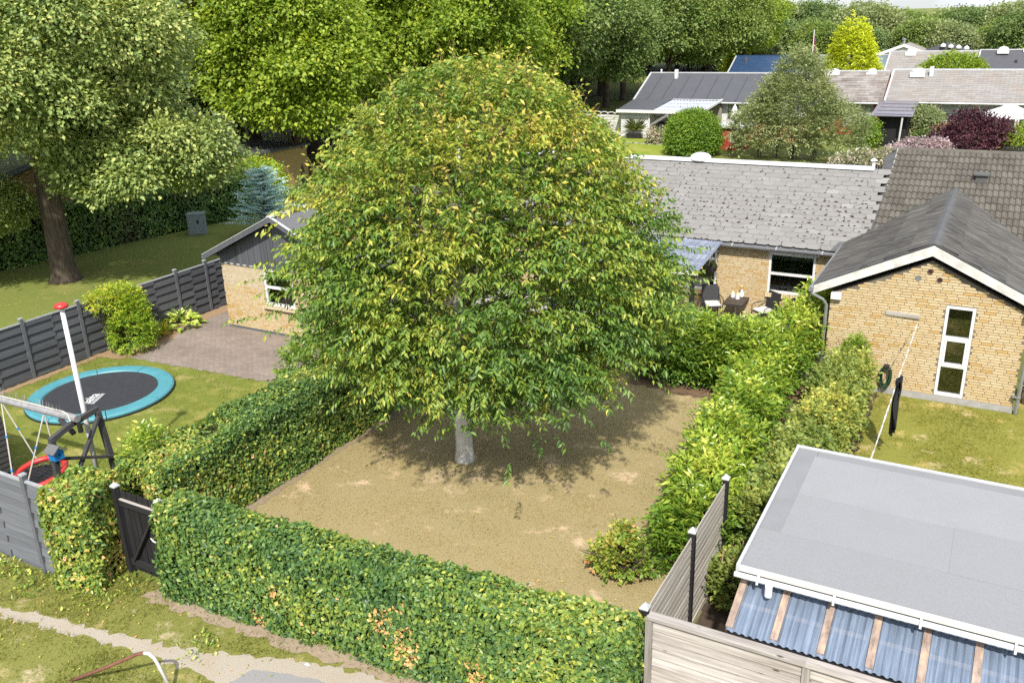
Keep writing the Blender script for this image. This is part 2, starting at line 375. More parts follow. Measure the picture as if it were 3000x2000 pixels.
# ------------------------------------------------------------------ leaf colours
G = leafmat
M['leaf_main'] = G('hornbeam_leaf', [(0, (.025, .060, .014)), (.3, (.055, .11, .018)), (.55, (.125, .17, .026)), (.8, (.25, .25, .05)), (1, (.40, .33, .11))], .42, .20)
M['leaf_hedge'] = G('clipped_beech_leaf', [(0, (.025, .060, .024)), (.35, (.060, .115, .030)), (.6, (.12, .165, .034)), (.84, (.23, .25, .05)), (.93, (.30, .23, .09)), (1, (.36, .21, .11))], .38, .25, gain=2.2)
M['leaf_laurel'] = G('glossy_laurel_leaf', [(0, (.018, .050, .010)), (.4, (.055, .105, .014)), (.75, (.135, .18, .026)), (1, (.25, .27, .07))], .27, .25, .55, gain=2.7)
M['leaf_nbr'] = G('mixed_garden_hedge_leaf', [(0, (.05, .10, .025)), (.5, (.15, .19, .05)), (.85, (.32, .32, .07)), (1, (.42, .30, .13))], .5, .28)
M['leaf_oak'] = G('oak_leaf', [(0, (.036, .062, .022)), (.45, (.088, .125, .038)), (.8, (.165, .185, .062)), (1, (.32, .28, .12))], .5, .22, gain=2.9)
M['leaf_lime'] = G('yellow_green_maple_leaf', [(0, (.045, .095, .012)), (.5, (.125, .19, .020)), (1, (.25, .29, .045))], .5, .32, gain=1.85)
M['leaf_mid'] = G('mid_green_leaf', [(0, (.040, .080, .020)), (.5, (.095, .145, .034)), (1, (.18, .21, .06))], .5, .28)
M['leaf_dark'] = G('dark_green_leaf', [(0, (.030, .062, .018)), (.5, (.070, .115, .032)), (1, (.14, .175, .055))], .5, .24)
M['leaf_far'] = G('far_forest_leaf', [(0, (.035, .070, .028)), (.5, (.075, .12, .042)), (1, (.15, .185, .07))], .55, .24)
M['leaf_olive'] = G('greyish_olive_leaf', [(0, (.075, .10, .04)), (.5, (.16, .18, .085)), (1, (.28, .27, .14))], .55, .28, gain=1.75, warm=(.95, 1.0, .95))
M['leaf_gold'] = G('golden_conifer_spray', [(0, (.16, .18, .010)), (.5, (.36, .35, .02)), (1, (.52, .47, .04))], .5, .25, gain=1.75, warm=(.86, .98, .9))
M['leaf_blue'] = G('blue_spruce_needle', [(0, (.10, .17, .17)), (.5, (.22, .31, .31)), (1, (.36, .45, .44))], .6, .1, gain=2.3, warm=(.95, 1, 1.05))
M['leaf_purple'] = G('purple_leaf', [(0, (.022, .010, .016)), (.5, (.055, .020, .034)), (1, (.11, .045, .07))], .45, .2, gain=1.5)
M['leaf_ball'] = G('bright_green_clipped_leaf', [(0, (.030, .075, .010)), (.5, (.080, .15, .014)), (1, (.16, .22, .03))], .45, .28)
M['leaf_dkhedge'] = G('dark_privet_leaf', [(0, (.025, .06, .015)), (.5, (.060, .115, .025)), (.85, (.14, .17, .04)), (1, (.20, .16, .07))], .5, .25, gain=2.5, patch=(.07, .055, .035), psc=.45)
M['leaf_hosta'] = G('pale_green_hosta_leaf', [(0, (.12, .22, .03)), (.5, (.26, .36, .06)), (1, (.45, .48, .16))], .45, .25)
M['leaf_spirea'] = G('yellow_green_spirea_leaf', [(0, (.05, .12, .015)), (.45, (.14, .22, .02)), (.85, (.32, .32, .04)), (1, (.40, .24, .06))], .5, .28)
M['flower'] = G('pale_pink_petal', [(0, (.10, .14, .05)), (.33, (.16, .20, .07)), (.45, (.60, .50, .46)), (1, (.80, .76, .72))], .6, .3, gain=1.0, warm=(1, 1, 1))
M['flower_lilac'] = G('lilac_petal', [(0, (.10, .15, .06)), (.45, (.30, .24, .32)), (1, (.58, .48, .62))], .6, .3, gain=1.15)
M['grass_far'] = G('grass_blade', [(0, (.05, .10, .012)), (1, (.14, .19, .03))], .6, .3)

# ------------------------------------------------------------------ ground and lawns
def lawnmat(name, green, mid, dry, bare, dryness=.5, sc=.55, blade=False):
    """Grass: patches of green, yellowed and dry turf; dry and bare spots have shapes of their own."""
    m, nt, b = newmat(name); green, mid, dry, bare = ka(green), ka(mid), ka(dry), ka(bare)
    big = noise(nt, sc, 5, .6); med = noise(nt, 2.6, 5, .65); fin = noise(nt, 38, 4, .75); fin2 = noise(nt, (70, 55, 60), 3, .8)
    a = N(nt, 'ShaderNodeMath', operation='MULTIPLY_ADD'); nt.links.new(med, a.inputs[0]); a.inputs[1].default_value = .55; nt.links.new(big, a.inputs[2])
    d = 1.0-dryness
    c = ramp(nt, a.outputs[0], [(.42+.36*d-.14, dry), (.50+.36*d-.10, mid), (.60+.36*d-.04, green)])
    bs = ramp(nt, noise(nt, 1.15, 6, .7), [(.58, (0, 0, 0)), (.70, (.75, .75, .75))]); c = mix(nt, bs, c, bare)
    c = mix(nt, .7, c, ramp(nt, fin, [(.3, (.62, .62, .56)), (.5, (1.1, 1.1, 1.08)), (.72, (1.6, 1.55, 1.5))]), 'MULTIPLY')
    c = mix(nt, .6, c, ramp(nt, fin2, [(.33, (.65, .65, .6)), (.66, (1.5, 1.48, 1.42))]), 'MULTIPLY')
    if blade:
        at = N(nt, 'ShaderNodeAttribute', attribute_name='tone')
        c = mix(nt, 1.0, c, ramp(nt, at.outputs['Fac'], [(0, (.85, 1.0, .70)), (.5, (1.4, 1.42, 1.25)), (1, (1.95, 1.88, 1.75))]), 'MULTIPLY')
    nt.links.new(c, b.inputs['Base Color']); b.inputs['Roughness'].default_value = .9; b.inputs['Specular IOR Level'].default_value = .15
    if not blade: bump(nt, b, fin, .5, .02)
    else:
        tr = N(nt, 'ShaderNodeBsdfTranslucent'); nt.links.new(c, tr.inputs['Color']); ms = N(nt, 'ShaderNodeMixShader'); ms.inputs[0].default_value = .5
        nt.links.new(b.outputs[0], ms.inputs[1]); nt.links.new(tr.outputs[0], ms.inputs[2]); nt.links.new(ms.outputs[0], nt.nodes['Material Output'].inputs['Surface'])
    return m
def sheet(name, poly, z, mat, kind='structure', cell=None):
    mb = MB(); mb.add([(x, y, z) for x, y in poly], [tuple(range(len(poly)))])
    o = mb.build(name, mat); tag(o, kind=kind); return o
def inpoly(px, py, poly):
    ins = np.zeros(len(px), bool); n = len(poly)
    for i in range(n):
        x1, y1 = poly[i]; x2, y2 = poly[(i+1) % n]
        if y1 == y2: continue
        c = ((y1 > py) != (y2 > py)) & (px < (x2-x1)*(py-y1)/(y2-y1)+x1); ins ^= c
    return ins
def blades(name, poly, z, dens, mat, seed, h=(.02, .06), w=.012, clumpy=.5):
    """Loose grass blades lying and standing over a lawn, one joined mass."""
    g = np.random.default_rng(seed); xs = [p[0] for p in poly]; ys = [p[1] for p in poly]
    n = int((max(xs)-min(xs))*(max(ys)-min(ys))*dens); x = g.uniform(min(xs), max(xs), n); y = g.uniform(min(ys), max(ys), n)
    k = inpoly(x, y, poly); x, y = x[k], y[k]; p = np.stack([x, y, np.full_like(x, z)], 1)
    f = wob(p, 5.5, seed+1)+.5*wob(p, 17, seed+2); k = g.random(len(p)) < np.clip(.55+clumpy*f, .05, 1); p = p[k]; n = len(p)
    an = g.uniform(0, 6.283, n); L = g.uniform(*h, n)*(1+.4*wob(p, 4, seed+3)); an2 = g.uniform(0, 6.283, n)
    tip = p+np.stack([np.cos(an)*L*.9, np.sin(an)*L*.9, L*g.uniform(.25, 1.0, n)], 1)
    s = np.stack([np.cos(an2), np.sin(an2), np.zeros(n)], 1)*w*.5
    v = np.stack([p-s, p+s, tip], 1).reshape(-1, 3); fc = np.arange(n*3).reshape(-1, 3)
    t = np.clip(.5+.25*wob(p, 3.0, seed+4)+g.normal(size=n)*.22, 0, 1)
    me = npmesh(name, v, fc, mat, t); o = link(name, me); tag(o, kind='stuff'); return o

M['ground'] = lawnmat('rough_grassland', (.14, .17, .04), (.22, .22, .07), (.32, .27, .13), (.25, .19, .11), .45, .25)
M['wood_floor'] = lawnmat('shaded_wood_grass', (.17, .20, .05), (.26, .245, .08), (.37, .29, .14), (.27, .19, .11), .6, .35)
LC = ((.33, .27, .145), (.60, .455, .32), (.74, .57, .435), (.72, .53, .40))
M['lawn_c'] = lawnmat('dry_lawn', *LC, .74, .42); M['lawn_cb'] = lawnmat('dry_lawn_blade', *LC, .74, .42, True)
LL = ((.155, .18, .035), (.235, .235, .058), (.37, .31, .135), (.42, .335, .17))
M['lawn_l'] = lawnmat('green_lawn', *LL, .40, .9); M['lawn_lb'] = lawnmat('green_lawn_blade', *LL, .40, .9, True)
LR = ((.21, .21, .045), (.40, .325, .115), (.60, .47, .28), (.62, .48, .33))
M['lawn_r'] = lawnmat('patchy_lawn', *LR, .55, 1.1); M['lawn_rb'] = lawnmat('patchy_lawn_blade', *LR, .55, 1.1, True)
LV = ((.185, .19, .05), (.42, .335, .165), (.60, .46, .29), (.58, .46, .335))
M['verge'] = lawnmat('worn_verge', *LV, .72, .8); M['verge_b'] = lawnmat('worn_verge_blade', *LV, .72, .8, True)
M['lawn_back'] = lawnmat('bright_back_lawn', (.20, .26, .03), (.26, .29, .05), (.32, .30, .09), (.3, .27, .09), .2, .4)
m, nt, b = newmat('pale_gravel_path')
nt.links.new(mix(nt, ramp(nt, noise(nt, 1.6, 6, .7), [(.5, (0, 0, 0)), (.7, (.6, .6, .6))]), ramp(nt, noise(nt, 55, 4, .8), [(.3, (.23, .195, .15)), (.5, (.33, .288, .23)), (.7, (.42, .375, .31))]), (.29, .22, .14)), b.inputs['Base Color'])
b.inputs['Roughness'].default_value = .95; bump(nt, b, noise(nt, 60, 3), .7, .02); M['path'] = m
M['asphalt'] = simple('worn_asphalt', (.31, .30, .295), .95, (.25, .245, .24), 30, bs=.4)
# block paving: staggered pavers with recessed sandy joints, worn and dusty
m, nt, b = newmat('block_paving')
bt = N(nt, 'ShaderNodeTexBrick', Scale=1.0); bt.inputs['Brick Width'].default_value = .21; bt.inputs['Row Height'].default_value = .105; bt.inputs['Mortar Size'].default_value = .009
bt.inputs['Color1'].default_value = (.23, .19, .168, 1); bt.inputs['Color2'].default_value = (.19, .16, .14, 1); bt.inputs['Mortar'].default_value = (.15, .125, .10, 1)
nt.links.new(vec(nt, 1.0), bt.inputs['Vector'])
c = mix(nt, .8, bt.outputs['Color'], ramp(nt, noise(nt, 1.0, 6, .7), [(.3, (.72, .70, .68)), (.7, (1.25, 1.22, 1.18))]), 'MULTIPLY')
c = mix(nt, .8, c, ramp(nt, noise(nt, 26, 4, .8), [(.32, (.62, .6, .58)), (.68, (1.32, 1.3, 1.28))]), 'MULTIPLY')
c = mix(nt, ramp(nt, noise(nt, 3.1, 6, .75), [(.60, (0, 0, 0)), (.72, (.5, .5, .5))]), c, (.36, .28, .20))
nt.links.new(c, b.inputs['Base Color']); b.inputs['Roughness'].default_value = .9; bump(nt, b, bt.outputs['Fac'], -.5, .01); M['paving'] = m
M['bark_chip'] = simple('bark_mulch', (.42, .28, .15), .95, (.24, .15, .085), 40, bs=.8, bsc=35)
M['flags'] = simple('pale_terrace_slab', (.42, .40, .37), .9, (.33, .315, .29), 7, bs=.2)

tag(sheet('ground', [(-1200, -200), (900, -200), (900, 1600), (-1200, 1600)], -.012, M['ground']), kind='structure')
sheet('woodland_floor', [(-60, 14), (-22.55, 8), (-22.55, 34), (-26, 62), (-29, 62), (-29, 120), (-60, 120)], -.008, M['wood_floor'])
P_C = [(-12.2, 8.6), (-3.3, 9.1), (-3.3, 12.9), (-4.2, 13.5), (-4.6, 20.6), (-7.8, 21.2), (-12.2, 21.4)]
sheet('lawn', P_C, 0, M['lawn_c']); blades('grass', P_C, 0, 1500, M['lawn_cb'], 3, (.02, .05), .010, .35)
P_L = [(-22.4, 7.6), (-13.2, 7.6), (-13.2, 16.6), (-15.5, 16.05), (-16.8, 15.78), (-21.5, 15.6), (-22.4, 15.4)]
sheet('lawn', P_L, 0, M['lawn_l']); blades('grass', P_L, 0, 1000, M['lawn_lb'], 5, (.02, .055), .012, .45)
P_R = [(-1.85, 13.0), (6, 13.0), (6, 24), (1.3, 24), (1.2, 21.7), (-2.0, 21.7)]
sheet('lawn', P_R, 0, M['lawn_r']); blades('grass', P_R, 0, 1200, M['lawn_rb'], 7, (.03, .08), .012, .6)
P_V = [(-18, 3.0), (2, 3.0), (2, 8.85), (-3.2, 8.7), (-11.5, 8.1), (-12.4, 8.2), (-13.4, 7.45), (-18, 7.4)]
sheet('verge', P_V, -.004, M['verge'])
PATH = [(-18.5, 6.10), (-15.5, 6.30), (-13.68, 6.52), (-12.26, 6.78), (-11.14, 6.92), (-10.21, 7.12), (-9.07, 7.46), (-8.04, 7.82), (-6.6, 8.05), (-4.4, 8.15), (-3.0, 8.2), (2, 8.3), (2, 6.0), (-8.2, 6.6), (-8.91, 6.8), (-9.5, 6.84), (-10.62, 6.76), (-11.92, 6.58), (-13.37, 6.36), (-15.5, 6.10), (-18.5, 5.90)]
def ragged(poly, amp, seed, step=.12):
    g = random.Random(seed); out = []
    for i, (x, y) in enumerate(poly):
        x2, y2 = poly[(i+1) % len(poly)]; L = math.hypot(x2-x, y2-y); n = max(1, int(L/step))
        for k in range(n): out.append((x+(x2-x)*k/n+g.uniform(-amp, amp), y+(y2-y)*k/n+g.uniform(-amp, amp)))
    return out
def strip(name, upper, lower, z, mat, seed, amp=.07):
    g = random.Random(seed); mb = MB(); xs = []
    x0 = max(upper[0][0], lower[0][0]); x1 = min(upper[-1][0], lower[-1][0]); n = int((x1-x0)/.10); vs = []
    iu = lambda pts, x: float(np.interp(x, [p[0] for p in pts], [p[1] for p in pts]))
    for i in range(n+1):
        x = x0+(x1-x0)*i/n; a, b = iu(lower, x), iu(upper, x); w = b-a
        vs += [(x, a+g.uniform(-amp, amp), z), (x, b+g.uniform(-amp, amp), z)]
    mb.add(vs, [(2*i, 2*i+2, 2*i+3, 2*i+1) for i in range(n)]); tag(mb.build(name, mat), kind='structure')
strip('path', PATH[:12], PATH[:11:-1], 0, M['path'], 4)
sheet('asphalt_patch', ragged([(-9.0, 6.2), (-8.67, 7.28), (-8.12, 7.47), (-7.4, 7.6), (-6.6, 7.5), (-5.5, 7.3), (-4.5, 6.2)], .02, 9), .004, M['asphalt'])
# loose blades on the verge, none on the trodden path
vb = [(-18, 5.0), (-6, 5.0), (-4, 8.4), (-11.5, 8.1), (-12.4, 8.2), (-13.4, 7.45), (-18, 7.4)]
def verge_blades():
    g = np.random.default_rng(21); n = 80000; x = g.uniform(-18, -3.2, n); y = g.uniform(4.4, 8.6, n)
    k = inpoly(x, y, P_V) & ~(inpoly(x, y, PATH) & (g.random(n) > .03)); x, y = x[k], y[k]; p = np.stack([x, y, np.zeros_like(x)], 1)
    f = wob(p, 3.2, 31)+.6*wob(p, 11, 32)+np.where((y > 6.6) & (x > -11), -.55, .15); k = g.random(len(p)) < np.clip(.5+.6*f, .08, 1); p = p[k]; n = len(p)
    an = g.uniform(0, 6.283, n); L = g.uniform(.03, .085, n); an2 = g.uniform(0, 6.283, n)
    tip = p+np.stack([np.cos(an)*L*.9, np.sin(an)*L*.9, L*g.uniform(.3, 1.0, n)], 1); s = np.stack([np.cos(an2), np.sin(an2), np.zeros(n)], 1)*.008
    v = np.stack([p-s, p+s, tip], 1).reshape(-1, 3); t = np.clip(.42+.3*wob(p, 2.5, 33)+g.normal(size=n)*.22, 0, 1)
    tag(link('grass', npmesh('grass', v, np.arange(n*3).reshape(-1, 3), M['verge_b'], t)), kind='stuff')
verge_blades()
sheet('patio', ragged([(-21.7, 15.4), (-22.3, 18.0), (-22.4, 20.6), (-20.6, 20.6), (-20.6, 18.8), (-12.6, 18.8), (-12.6, 16.9), (-15.5, 15.95), (-16.8, 15.7)], .04, 6), .008, M['paving'])
sheet('mulch_bed', ragged([(-22.46, 15.0), (-22.46, 20.5), (-22.0, 20.5), (-21.9, 18.6), (-22.1, 18.0), (-21.5, 17.2), (-21.25, 15.9), (-21.5, 15.2)], .05, 8), .012, M['bark_chip'])
sheet('mulch_bed', ragged([(-22.46, 7.6), (-22.46, 15.0), (-22.2, 15.0), (-22.25, 7.6)], .04, 18), .008, M['bark_chip'])
sheet('terrace', [(-14.8, 22.6), (-3.3, 22.0), (-3.3, 25.9), (-14.8, 25.9)], .008, M['flags'])
sheet('soil_bed', ragged([(-3.1, 8.9), (-2.05, 9.0), (-2.1, 13.2), (-1.75, 13.4), (-1.85, 21.7), (-2.9, 21.7), (-3.2, 13.0)], .06, 12), .004, M['soil'])
sheet('hedge_soil', ragged([(-13.4, 8.3), (-11.98, 8.3), (-11.9, 16.5), (-13.4, 16.8)], .07, 13), .006, simple('dry_hedge_soil', (.36, .28, .19), .95, (.24, .185, .12), 12, bs=.5))
sheet('hedge_soil', ragged([(-11.6, 7.72), (-3.1, 8.25), (-3.1, 9.25), (-11.4, 8.7)], .09, 14), .006, simple('trodden_hedge_soil', (.40, .31, .215), .95, (.28, .21, .145), 12, bs=.5))
sheet('laurel_soil', ragged([(-7.7, 19.75), (-5.2, 19.45), (-5.05, 16.5), (-4.8, 13.3), (-4.1, 12.4), (-3.3, 12.0), (-3.2, 22), (-7.7, 22)], .08, 15), .004, simple('brown_shrub_soil', (.20, .125, .07), .95, (.12, .075, .045), 12, bs=.5))
# ------------------------------------------------------------------ buildings near by
def unit_box_mesh(name, mat):
    me = MB().box((0, 0, 0), (1, 1, 1)).mesh(name); me.materials.append(mat); return me
BOXM = {}
def piece(name, c, size, mat, parent, rot=None):
    """A small box piece that shares one unit-cube mesh per material."""
    me = BOXM.setdefault(mat.name, unit_box_mesh(mat.name+'_piece', mat))
    o = bpy.data.objects.new(name, me); COL.objects.link(o); o.parent = parent
    o.location = Vector(c)-(ORG.get(parent.name) or Vector((0, 0, 0))); o.scale = size
    if rot is not None: o.rotation_euler = rot
    return o
def seen(p):
    d = Vector(p)-Vector(EYE); w = d.dot(fw)
    return w > 0 and abs(d.dot(rt)/w) < .60 and abs(d.dot(up)/w) < .40
def brick_wall(parent, x0, x1, y, z0, z1, mat, top=None, holes=(), limit=300, skew=0.0, pale=None, length=.228, ph=0.0):
    """Bricks in stretcher bond on the wall face y = const that looks to -Y; nearest 300 are pieces, the rest one joined part."""
    rows = int((z1-z0)/.0667); L = []
    for r in range(rows+1):
        z = z0+.0333+r*.0667
        if z+.03 > z1+.001 and top is None: continue
        off = (.12 if r % 2 else 0)+.08*((r*7) % 3 == 0)+ph
        x = x0-off
        while x < x1:
            a, b = max(x, x0), min(x+length, x1); x += .24
            if b-a < .05: continue
            segs = [(a, b)]
            for hx0, hx1, hz0, hz1 in holes:
                if z+.03 <= hz0 or z-.03 >= hz1: continue
                ns = []
                for s, e in segs:
                    if e <= hx0 or s >= hx1: ns.append((s, e)); continue
                    if s < hx0-.04: ns.append((s, hx0))
                    if e > hx1+.04: ns.append((hx1, e))
                segs = ns
            for s, e in segs:
                if top is not None and (z+.027 > top(s) or z+.027 > top(e)): continue
                L.append(((s+e)/2, z, e-s))
    L.sort(key=lambda q: (not seen((q[0], y, q[1])), (q[0]-EYE[0])**2+(y-EYE[1])**2+(q[1]-EYE[2])**2))
    mb = MB(); mp = MB()
    for i, (x, z, l) in enumerate(L):
        mt = mat if not (pale and pale(x, z)) else M['brick_pale']
        dp = .012+rnd.uniform(-.002, .003)
        if i < limit: piece('brick', (x, y-dp/2, z), (l, dp, .054), mt, parent)
        else: (mp if mt is not mat else mb).box((x, y-dp/2, z), (l, dp, .054))
    for q, mt in ((mb, mat), (mp, M['brick_pale'])):
        if q.v: tag(q.build('brick_courses', mt, parent), kind='stuff')

# ---- brick annex with gable towards the garden
ax0, ax1, ay, apx, apz = -3.17, 1.07, 21.78, -1.03, 3.42
tx = thing('brick_annex', 'low yellow brick annex with gable, tall narrow window and worn dark sheet roof', 'building', (-1.05, 21.78, 0))
wx0, wx1, wz0, wz1 = -.60, .02, .16, 2.40
wl = MB()   # gable wall round the window opening, return walls behind
for poly in ([(ax0, 0), (wx0, 0), (wx0, 2.40+(ax1-wx0)*.4857), (apx, apz), (ax0, 2.40)], [(wx1, 0), (ax1, 0), (ax1, 2.40), (wx1, 2.40+(ax1-wx1)*.4857)],
             [(wx0, wz1), (wx1, wz1), (wx1, 2.40+(ax1-wx1)*.4857), (wx0, 2.40+(ax1-wx0)*.4857)], [(wx0, 0), (wx1, 0), (wx1, wz0), (wx0, wz0)]):
    wl.prism([(x, ay, z) for x, z in poly], (0, .25, 0))
wl.prism([(ax0, ay+.25, 0), (ax0+.25, ay+.25, 0), (ax0+.25, ay+.25, 2.5), (ax0, ay+.25, 2.4)], (0, 4.0, 0))
wl.prism([(ax1-.25, ay+.25, 0), (ax1, ay+.25, 0), (ax1, ay+.25, 2.4), (ax1-.25, ay+.25, 2.5)], (0, 7.0, 0))
awall = wl.build('wall', M['mortar'], tx)
brick_wall(awall, ax0, ax1, ay, .15, 3.45, M['brick'], top=lambda x: (2.42+(x-ax0)*.4766 if x < apx else 2.42+(ax1-x)*.4857), holes=[(wx0-.01, wx1+.01, wz0, wz1+.01)])
MB().bb(ax0-.01, ax1+.01, ay-.02, ay+.2, -.05, .15).build('plinth', M['concrete'], tx)
# roof: two planes of corrugated sheets laid in courses
def slope_sheet(mb, x_top, z_top, x_bot, z_bot, y0, y1, lift=0, per=.095, amp=.011):
    """Corrugated sheet between two levels, waves running down the slope."""
    n = max(2, int((y1-y0)/per*4)); vs = []
    for i in range(n+1):
        yy = y0+(y1-y0)*i/n; h = amp*math.sin(2*math.pi*yy/per)+lift
        vs += [(x_top, yy, z_top+h-.012), (x_bot, yy, z_bot+h+.012)]
    fs = [(2*i, 2*i+1, 2*i+3, 2*i+2) if x_bot < x_top else (2*i, 2*i+2, 2*i+3, 2*i+1) for i in range(n)]
    mb.add(vs, fs)
RX, RZ = -1.03, 3.84
base = MB(); base.prism([(-3.50, 21.62, 2.58), (RX, 21.62, RZ-.03), (1.45, 21.62, 2.58), (1.45, 21.62, 2.50), (RX, 21.62, RZ-.12), (-3.50, 21.62, 2.50)], (0, 7.6, 0))
base.build('roof_deck', M['black'], tx)
for sgn, xe in ((-1, -3.56), (1, 1.50)):
    nc = 5
    for c in range(nc):
        xa = RX+(xe-RX)*c/nc; xb = RX+(xe-RX)*(c+1.04)/nc; za = RZ+(2.60-RZ)*c/nc; zb = RZ+(2.60-RZ)*(c+1.04)/nc
        for k in range(4):
            y0 = 21.60+k*1.9; y1 = min(y0+1.93, 29.0); mb = MB(); slope_sheet(mb, xa, za, xb, zb, y0, y1, .010*(nc-c)+.002*(k % 2)); mb.build('roof_sheet', M['bitumen'], tx)
rc = MB(); rc.prism([(RX-.16, 21.59, RZ-.035), (RX, 21.59, RZ+.055), (RX+.16, 21.59, RZ-.035), (RX, 21.59, RZ+.035)], (0, 7.6, 0)); rc.build('ridge_cap', M['lead'], tx)
for sgn, xe in ((-1, -3.56), (1, 1.50)):     # verge strip: worn mineral felt turned over the edge
    mb = MB(); mb.prism([(RX, 21.56, RZ+.035), (xe, 21.56, 2.635), (xe, 21.74, 2.635), (RX, 21.74, RZ+.035)], (0, 0, -.02)); mb.build('verge_strip', M['lead'], tx)
    mb = MB(); mb.prism([(RX, 21.575, RZ-.015), (xe, 21.575, 2.60), (xe, 21.575, 2.39), (RX, 21.575, RZ-.26)], (0, .035, 0)); mb.build('bargeboard', M['white_old'], tx)
for x in (ax0+.14, ax1+.05):
    MB().bb(x-.12, x+.12, 21.63, 21.78, 2.28, 2.44).build('rafter_foot', M['white'], tx)
# window of three panes
def window(parent, x0, x1, y, z0, z1, rows, fw_=.06, casement=None, glassmat=None, depth=.08, mull=()):
    """Window frame with its panes as sub-parts; faces -Y; y is the wall face. rows: pane heights from the top as fractions."""
    f = MB()
    f.bb(x0, x0+fw_, y-.015, y+depth, z0, z1).bb(x1-fw_, x1, y-.015, y+depth, z0, z1).bb(x0+fw_, x1-fw_, y-.013, y+depth, z1-fw_, z1).bb(x0+fw_, x1-fw_, y-.013, y+depth, z0, z0+fw_*1.2)
    zs = [z1-fw_]; H_ = z1-z0-fw_*2.2
    for q in rows[:-1]: zs.append(zs[-1]-H_*q)
    for zz in zs[1:]: f.bb(x0+fw_, x1-fw_, y-.011, y+depth, zz-fw_*.55, zz+fw_*.55)
    for mxx in mull: f.bb(mxx-fw_*.6, mxx+fw_*.6, y-.012, y+depth, z0+fw_*1.2, z1-fw_)
    fr = f.build('window', M['white'], parent)
    zs.append(z0+fw_*1.2); xs = [x0+fw_]+list(mull)+[x1-fw_]
    for i in range(len(rows)):
        for j in range(len(xs)-1):
            a, b = zs[i+1], zs[i]
            if casement == i:
                s = MB(); xa, xb = xs[j]+.005, xs[j+1]-.005
                s.bb(xa, xa+.045, y-.02, y+.03, a+.02, b-.03).bb(xb-.045, xb, y-.02, y+.03, a+.02, b-.03).bb(xa+.045, xb-.045, y-.018, y+.03, a+.02, a+.065).bb(xa+.045, xb-.045, y-.018, y+.03, b-.075, b-.03)
                s.build('sash', M['white_plastic'], fr)
            MB().bb(xs[j]+.002, xs[j+1]-.002, y+.035, y+.041, a+.002, b-.002).build('pane', glassmat or M['glass'], fr)
    return fr
def room(parent, x0, x1, y, z0, z1, d=1.6, floor=True):
    r = MB(); t = .02
    r.bb(x0, x1, y+d, y+d+t, z0, z1).bb(x0-t, x0, y, y+d, z0, z1).bb(x1, x1+t, y, y+d, z0, z1).bb(x0, x1, y, y+d, z1, z1+t)
    r.build('interior', M['dark_room'], parent)
    MB().bb(x0, x1, y, y+d, z0-t, z0).build('interior_floor', M['room_floor'], parent)
aw = window(tx, wx0, wx1, ay, wz0, wz1, (.34, .33, .33), .065, casement=1)
room(tx, wx0-.3, wx1+.4, ay+.26, .02, 2.42, 1.7)
lat = MB()
for k in range(6): lat.bb(-.50, -.12, ay+.75, ay+.78, .62+k*.10, .66+k*.10)
for k in range(5): lat.bb(-.50+k*.09, -.47+k*.09, ay+.74, ay+.755, .62, 1.16)
lat.build('interior_lattice', simple('pine_lattice', (.30, .20, .07), .7), tx)
tag(MB().box((-1.50, ay-.035, 2.06), (.76, .045, .095), Matrix.Rotation(R_(2), 3, 'Y')).build('wall_board', M['old_wood'], None), 'short weathered grey plank fixed on the yellow brick gable', 'board')
for (vx, vz), mt in (((-1.04, 3.17), 'black'), ((-1.27, 2.99), 'metal'), ((-.82, 2.99), 'black')):
    v = MB(); v.tube([(vx, ay-.03, vz), (vx, ay+.02, vz)], .05, 14); ov = v.build('vent', M['black'] if mt == 'black' else M['metal'], tx)
    r = MB(); pts = [(vx+.055*math.cos(a*math.pi/8), ay-.03, vz+.055*math.sin(a*math.pi/8)) for a in range(17)]; r.tube(pts, .008, 6); r.build('vent_rim', M['rust'] if mt == 'black' else M['metal'], ov)
# gutter with downpipes
g = MB(); g.tube([(-3.60, 21.42, 2.53), (-3.60, 25.9, 2.53)], .06, 10); g.build('gutter', M['metal'], tx)
g = MB(); g.tube([(-3.60, 21.55, 2.50), (-3.60, 21.55, 2.40), (-3.33, 21.66, 2.24), (-3.24, 21.70, 2.1), (-3.24, 21.72, .05)], .04, 10); g.build('downpipe', M['metal'], tx)
g = MB(); g.tube([(1.55, 21.42, 2.53), (1.55, 29, 2.53)], .06, 10); g.build('gutter', M['metal'], tx)
g = MB(); g.tube([(1.52, 21.55, 2.46), (1.45, 21.58, 2.38), (1.18, 21.68, 2.22), (1.15, 21.70, 2.05), (1.15, 21.70, .02)], .045, 10); dp = g.build('downpipe', M['metal'], tx)
c_ = MB(); c_.bb(1.02, 1.20, 21.64, 21.76, .42, .45); c_.build('pipe_clip', M['metal'], dp)

